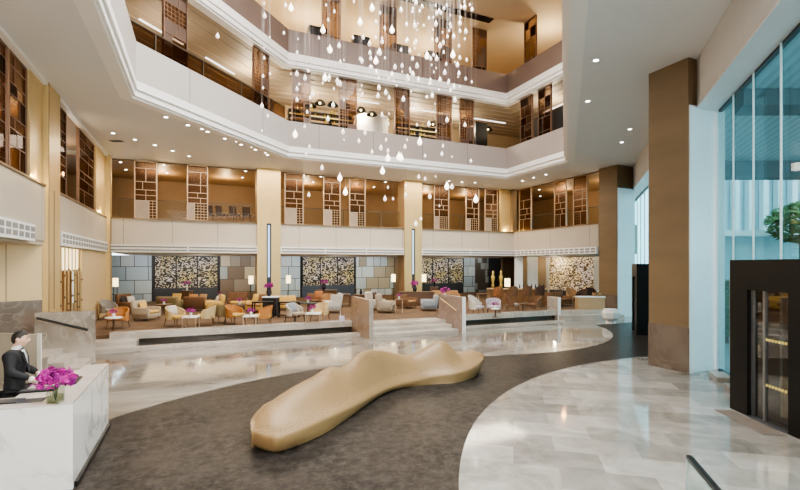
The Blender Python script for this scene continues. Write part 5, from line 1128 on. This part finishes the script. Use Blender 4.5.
p=(1.11, 29.79); small_table('small dark table by the stone blocks at the back',p,0,.4,.6,MT['wood'],True); flowers('small purple flowers at the back by the stone blocks',p,T_(.601),.14,26)
p=(2.84, 25.08); armchair('yellow sofa with brown cushions beside the first gold column',p,-20,FB['yellow'],1.1,.8,FB['tan'],'sofa','sofa'); pillow('golden cushion on the yellow sofa by the column',off(p,-20,-.05,-.2),T_(.46),-20,FB['yellow'],.5); pillow('brown cushion on the yellow sofa by the column',off(p,-20,-.05,.2),T_(.46),-10,FB['brown'],.5)
p=(2.73, 22.09); console('low open black-framed console before the first gold column',p,-3,.95,.35,.78,MT['black'])
p=(3.23, 23.04); console('dark drum-like cabinet below the big vase at the first gold column',p,0,.75,.6,.95,FB['dark'],False,MT['palestone']); bouquet('magenta orchids in a dark round vase in front of the first gold column',(p[0]-.1,p[1],T_(.951)),'bowl',.24,.42,90,17)
# middle bay
p=(3.92, 22.01); console('low open black-framed console right of the first gold column',p,3,1.0,.35,.75,MT['black'])
p=(3.78, 19.77); club_chair('white club chair with grey cushion facing right in the middle bay',p,55,FB['white'],FB['beige'],leg=MT['black']); pillow('grey cushion in the white club chair',off(p,55,-.1),T_(.46),55,FB['bluegrey'],.42)
p=(4.36, 18.78); small_table('square pale table in the middle bay between white and cream chairs',p,3,.62,.5); flowers('magenta flowers on the square table in the middle bay',off(p,0,0,-.05),T_(.501),.19,18)
p=(4.9, 19.85); club_chair('cream and yellow club chair behind the middle square table',p,-28,FB['cream'],FB['yellow'])
p=(6.37, 23.23); wing_chair('white high-backed wing chair facing left in the middle bay',p,-72,FB['white']); pillow('dark striped cushion in the white wing chair',off(p,-72,-.1),T_(.46),-72,FB['grey'],.4)
p=(4.34, 25.61); armchair('golden sofa below the lamp in the middle bay',p,15,FB['yellow'],1.2,.78,FB['tan'],'sofa','sofa')
p=(4.95, 22.53); small_table('dark green round table in the middle bay',p,0,.9,.62,FB['teal'],True); flowers('magenta flowers on the dark green round table',p,T_(.621),.19,19)
p=(6.84, 25.81); club_chair('tan club chair in front of the middle pierced screen',p,-15,FB['tan'])
p=(6.52, 26.66); armchair('brown sofa with orange cushion under the middle pierced screen',p,20,FB['brown'],1.3,.8,cat='sofa',name='sofa'); pillow('orange cushion on the brown sofa under the middle screen',off(p,20,-.05,.0),T_(.46),15,FB['rust'],.5)
p=(7.4, 28.18); console('dark console with red flowers below the middle pierced screen',p,0,1.3,.45,.92,MT['wood'],False); bouquet('crimson orchids in a dark vase below the middle pierced screen',(p[0]-.2,p[1],T_(.921)),'bowl',.26,.40,80,20)
p=(7.95, 26.39); console('dark side table to the right of the middle screen',p,0,.8,.6,.75,MT['wood'])
p=(5.59, 18.78); t = thing('menu_stand','small pale lavender box with a thin white upright on the platform edge','stand',(p[0],p[1],FZ),YAW)
MB().rbox(-.11,.11,-.08,.08,0,.30,.01).build('box',M('lavender_box',(.62,.60,.80),.4),t); MB().cyl(-.06,0,.3,.52,.012).build('upright',MT['white'],t)
p=(8.92, 25.96); console('low dark cabinet against the stone blocks behind the left slab',p,0,.9,.5,.72,MT['wood'],False); t = thing('table_vase','dark vase on the low cabinet behind the left slab','vase',(p[0],p[1],T_(.721))); MB().lathe([(.06,0),(.10,.12),(.05,.26),(.06,.32)],14).build('vase_body',MT['darkvase'],t,True); MB().lathe([(.052,.318),(.064,.322),(.064,.33),(.052,.33)],14).build('rim',MT['black'],t)
p=(8.97, 23.56); wing_chair('white wing chair behind the beige armchair, right of the left slab',p,60,FB['white']); pillow('dark brown cushion on the white wing chair behind the beige armchair',off(p,60,-.05,.1),T_(.5),60,FB['chocolate'],.5)
p=(9.0, 22.07); armchair('beige armchair facing right, right of the left slab',p,78,FB['beige'],.9,.98)
p=(9.5, 21.57); small_table('wooden side table with pink flowers beside the beige armchair',p,0,.42,.72,MT['wood']); flowers('pink flowers on the wooden side table by the beige armchair',p,T_(.721),.13,21)
# right bay
p=(10.98, 23.78); armchair('brown sofa with tan cushion below the second gold column',p,55,FB['brown'],1.05,.78,FB['tan'],'sofa','sofa')
p=(11.52, 22.12); armchair('blue-grey armchair seen from its side right of the second gold column',p,-85,FB['bluegrey'],.85,.85)
p=(12.89, 23.13); t = thing('ottoman','dark green round ottoman beside the blue-grey armchair','ottoman',(p[0],p[1],FZ)); MB().lathe([(.36,.04),(.42,.15),(.42,.62),(.36,.72)],24).build('cushion_body',FB['teal'],t,True); MB().cyl(0,0,0,.05,.3,n=20).build('foot_plate',MT['wood'],t)
p=(12.32, 25.21); console('long brown console behind the brown sofa by the second gold column',p,0,2.2,.5,.85,MT['wood'],False); bouquet('magenta orchids in a dark leafy vase in front of the second gold column',(p[0]-.15,p[1],T_(.851)),'bowl',.27,.40,90,22)
p=(14.91, 26.14); armchair('brown sofa below the right pierced screen',p,5,FB['tan'],1.8,.8,FB['brown'],'sofa','sofa'); 
p=(14.37, 25.52); 
p=(10.57, 18.62); console('narrow wooden plinth at the far end of the right slab',p,0,.32,.32,1.02,MT['wood'],False); flowers('large magenta flowers on the wooden plinth by the right slab',p,T_(1.021),.28,23)
p=(14.73, 26.22); console('dark console below the right pierced screen',(p[0],p[1]+1.2),0,.6,.4,1.0,MT['wood'],False); flowers('purple orchids on the dark console below the right pierced screen',(p[0],p[1]+1.2),T_(1.001),.26,24,'pot',.34,MT['darkvase'])
p=(12.63, 19.13); club_chair('white and brown striped chair facing right just past the right slab',p,55,FB['white'],FB['lilac'],1.0)
p=(13.57, 18.97); club_chair('lilac chair facing the camera on the right platform',p,-8,FB['lilac'],FB['lilac'])
p=(12.99, 18.0); small_table('small low round table in front of the lilac chair',p,0,.4,.42,rnd=True); flowers('magenta flowers on the low table before the lilac chair',p,T_(.421),.17,25)
p=(15.86, 23.26); small_table('wooden cube table behind the lilac chair',p,0,.7,.75,MT['wood'])
p=(15.23, 19.59); club_chair('brown leather chair facing right in the middle of the right platform',p,65,FB['brown'],FB['grey'],.95)
p=(16.28, 19.13); club_chair('brown tub chair facing left on the right platform',p,-70,FB['brown'],None,.85)
p=(15.41, 18.95); small_table('dark round table between the two brown chairs on the right platform',p,0,.48,.5,MT['wood'],True)
# bar at the right end
p0, p1 = (16.62, 23.93), (19.73, 21.9)
t = thing('bar_counter','long pale wood bar counter at the right of the lounge','bar',(0,0,FZ))
MB().wall(p0,p1,.6,.95,1.02).build('counter_top',MT['lightwood'],t); d = Vector((p1[0]-p0[0],p1[1]-p0[1])).normalized(); n_ = (-d.y*.1,d.x*.1)
MB().wall((p0[0]+n_[0],p0[1]+n_[1]),(p1[0]+n_[0],p1[1]+n_[1]),.45,.0,.95).build('front_panel',M('bar_front',(.22,.11,.04),.5),t)
sp = None
def bar_stool(label,p,rot,fab):
    t = thing('bar_stool',label,'bar stool',(p[0],p[1],FZ),YAW+R(rot))
    MB().rbox(-.24,.24,-.24,.22,.70,.80,.04).build('seat',fab,t,True); shell_back(MB(),.27,.25,.70,1.28,.98,.04).build('backrest',fab,t,True)
    for sx in (-1,1):
        for sy in (-1,1): MB().tube([(sx*.18,sy*.17,.71),(sx*.23,sy*.23,0)],.018,6).build('leg',MT['wood'],t)
    MB().box(-.2,.2,-.215,-.195,.25,.275).build('footrest',MT['champagne'],t)
for q,lab,f in (((15.72, 21.54),'orange-brown bar stool at the left end of the bar',FB['rust']),((16.71, 21.45),'brown bar stool, second along the bar from the left',FB['brown']),((17.66, 21.37),'dark brown bar stool, third along the bar from the left',FB['brown']),((18.59, 21.32),'dark bar stool at the right end of the bar',FB['chocolate'])): bar_stool(lab,q,180,f)
q = (17.9, 23.53); t = thing('table_lamp','glowing square table lamp on the bar counter','lamp',(q[0],q[1],FZ+1.021),YAW)
MB().rbox(-.08,.08,-.08,.08,0,.10,.01).build('base',MT['black'],t); MB().box(-.14,.14,-.14,.14,.1,.62).build('lamp_shade',MT['shade'],t)
gp = None
for k in range(7):
    q = (p0[0]+(p1[0]-p0[0])*(.55+.065*k)+n_[0]*2.5,p0[1]+(p1[1]-p0[1])*(.55+.065*k)+n_[1]*2.5,FZ+1.021)
    if gp is None:
        gp = MB().lathe([(.04,0),(.045,.16),(.02,.22),(.02,.30)],10).build('bottle',MT['black'],None,False,q); tag(gp,'small dark bottle standing on the bar counter','bottle','bottles on the bar counter')
    else: o = gp.copy(); COL.objects.link(o); o.location = q
q0 = (17.17, 24.28)
for x,lab in ((493,'left one of two gilded figures in the dark alcove behind the bar'),(501,'right one of two gilded figures in the dark alcove behind the bar')):
    q = PVAL[x]; t = thing('gilded_figure',lab,'sculpture',(q[0],q[1],FZ)); 
    MB().rbox(-.16,.16,-.16,.16,0,.95,.02).build('plinth',MT['black'],t); MB().lathe([(.08,.95),(.12,1.05),(.07,1.25),(.13,1.5),(.14,1.68),(.06,1.82),(.08,1.9),(.07,2.02),(.02,2.1)],14).build('figure',M('gilt',(.75,.52,.15),.3,.6),t,True)
# far right beyond the end slab
p=(20.18, 21.35); armchair('dark brown leather sofa before the gold pierced screen at far right',p,25,FB['brown'],1.2,.85,cat='sofa',name='sofa')
p=(21.97, 22.15); club_chair('tan club chair before the gold pierced screen',p,10,FB['tan'],None,1.0)
p=(21.09, 20.58); club_chair('dark high-backed chair left of the wooden counter at far right',p,-60,FB['chocolate'],None,1.05)
p=(23.06, 21.67); club_chair('dark chair behind the wooden counter at far right',p,-10,FB['chocolate'],None,1.05)
p=(19.65, 18.53); t = console('low oak-fronted counter at the far right end of the lounge',p,-4,1.5,.55,.78,MT['lightwood'],False,MT['palestone'])
for k,(dx,lab) in enumerate(((.25,'small brown bowl on the oak counter, left one'),(.5,'small brown bowl on the oak counter, right one'))):
    q = off(p,-4,0,dx); t = thing('bowl',lab,'bowl',(q[0],q[1],T_(.781))); MB().lathe([(.05,0),(.11,.08),(.13,.2),(.11,.2),(.02,.05)],14).build('bowl_body',FB['tan'],t,True); MB().lathe([(.115,.19),(.135,.19),(.135,.21),(.115,.21)],14).build('rim',FB['brown'],t)
p=(18.8, 16.4); t = thing('planter','white faceted planter at the foot of the distant bronze column','planter',(p[0],p[1],0),.2)
MB().lathe([(.26,0),(.24,.10),(.40,.26),(.43,.52),(.36,.66)],8).build('pot',MT['white'],t); MB().lathe([(.36,.655),(.36,.70),(.30,.70),(.30,.60)],8,cap=False).build('rim',MT['palestone'],t)
MB().cyl(0,0,.58,.6,.31,n=8).build('soil',FB['dark'],t)
# lamps
lamp('two-legged floor lamp with glowing cylinder shade before the pale blue blocks at left',(-4.39, 30.11),2,1.75)
lamp('floor lamp with glowing shade left of the first gold column',(2.8, 28.3),1,1.85)
lamp('floor lamp with glowing shade before the blue blocks right of the first gold column',(5.03, 28.44),1,1.85)
lamp('floor lamp with warm shade on the wood panel left of the second gold column',(11.42, 26.82),1,1.9)
lamp('floor lamp with pale shade just right of the second gold column',(13.22, 26.02),1,1.9)

# ================================================================== LIGHT
def light(kind, name, loc, e, col=(1,1,1), rot=(0,0,0), size=None, spot=None, r=None, sy=None):
    l = bpy.data.lights.new(name, kind); l.energy = e; l.color = col
    if kind == 'AREA': l.shape = 'RECTANGLE'; l.size = size; l.size_y = sy or size
    if kind == 'SPOT': l.spot_size = R(spot); l.spot_blend = .7
    if r is not None and kind in ('POINT','SPOT'): l.shadow_soft_size = r
    o = bpy.data.objects.new(name, l); COL.objects.link(o); o.location = loc; o.rotation_euler = rot; return o
light('AREA','atrium_fill',(7.5,11.5,17.6),4200,(1,.985,.955),size=9,sy=8)  # added area lamp above the view, stands for no seen fitting
light('AREA','lobby_fill',(1.5,0,8.35),800,(1,.985,.965),size=9,sy=9)  # added fill overhead near the camera, out of view
light('AREA','front_bounce_fill',(0.5,-2.6,4.2),2600,(1,.985,.97),(R(-84),0,0),6,sy=4)  # added lamp behind the camera, bounced off the front wall
light('AREA','lounge_fill',(8,31,3.5),430,(1,.78,.48),size=22,sy=5)  # broad area lamp added under the lounge ceiling as fill
light('AREA','lounge_fill',(24,26.5,3.5),60,(1,.80,.52),size=4,sy=6)
light('AREA','lounge_front_fill',(8.5,25.3,8.38),1300,(1,.86,.68),size=23,sy=2.6)  # added fill over the walkway in front of the lounge
light('AREA','back_wall_fill',(5,33.6,3.5),130,(.97,.98,1),(R(50),0,0),19,sy=.5)  # area lamps added to brighten the stones of the back wall
light('AREA','back_wall_fill',(20.5,33.6,3.5),70,(1,.95,.85),(R(50),0,0),9,sy=.5)
for x,y in ((0,33.0),(9.4,33.2),(20,33),(25,27)): light('POINT','screen_light',(x,y,3.1),28,(1,.86,.62),r=.1)
for x in (-2,1.5,6.5,10,15.5,19): light('POINT','gallery_light',(x,30.2,7.9),120,(1,.70,.38),r=.12)
for y in (21,25): light('POINT','right_gallery_light',(24,y,7.9),110,(1,.72,.42),r=.12)
for y in (13,20,24): light('POINT','left_gallery_light',(-6,y,7.6),110,(1,.78,.5),r=.12)
for x,y in ((-4,15),(-1.5,21.5)): light('POINT','lower_gallery_light',(x,y,12.0),90,(1,.84,.6),r=.12)
for x,y in ((2.5,25),(6,27),(9,27),(13,27),(16,27),(20,22)): light('POINT','lower_gallery_light',(x,y,12.4),210,(1,.86,.62),r=.12)
for x,y in ((2,25),(6,27),(10,27),(14,27),(20,22)): light('POINT','upper_gallery_light',(x,y,16.2),230,(1,.80,.48),r=.15)
for x,y,z in ((-4.2,16.2,5.45),(-4.2,25.6,5.45),(20.55,27.05,5.45)): light('POINT','gold_uplight',(x,y,z),14,(1,.75,.3),r=.05)
light('POINT','niche_light',(-4.5,12.5,3.2),60,(1,.8,.5),r=.1)
W = bpy.data.worlds.new('daylight'); SC.world = W; W.use_nodes = True
bg = W.node_tree.nodes['Background']; bg.inputs[0].default_value = (.80,.93,1,1); bg.inputs[1].default_value = 3.2
# ================================================================== CAMERA
cam = bpy.data.cameras.new('camera'); cam.sensor_width = 36; cam.lens = 452/800*36; cam.shift_y = 20/800; cam.clip_end = 300
co = bpy.data.objects.new('camera', cam); COL.objects.link(co); co.location = (0,0,2.9); co.rotation_euler = (PI/2,0,YAW); SC.camera = co
SC.view_settings.view_transform = 'AgX'; SC.view_settings.look = 'AgX - Medium High Contrast'; SC.view_settings.exposure = .38
SC.cycles.use_denoising = True; SC.cycles.max_bounces = 10; SC.cycles.diffuse_bounces = 5; SC.cycles.glossy_bounces = 4; SC.cycles.transparent_max_bounces = 16
SC.cycles.sample_clamp_indirect = 6; SC.cycles.caustics_reflective = False; SC.cycles.caustics_refractive = False
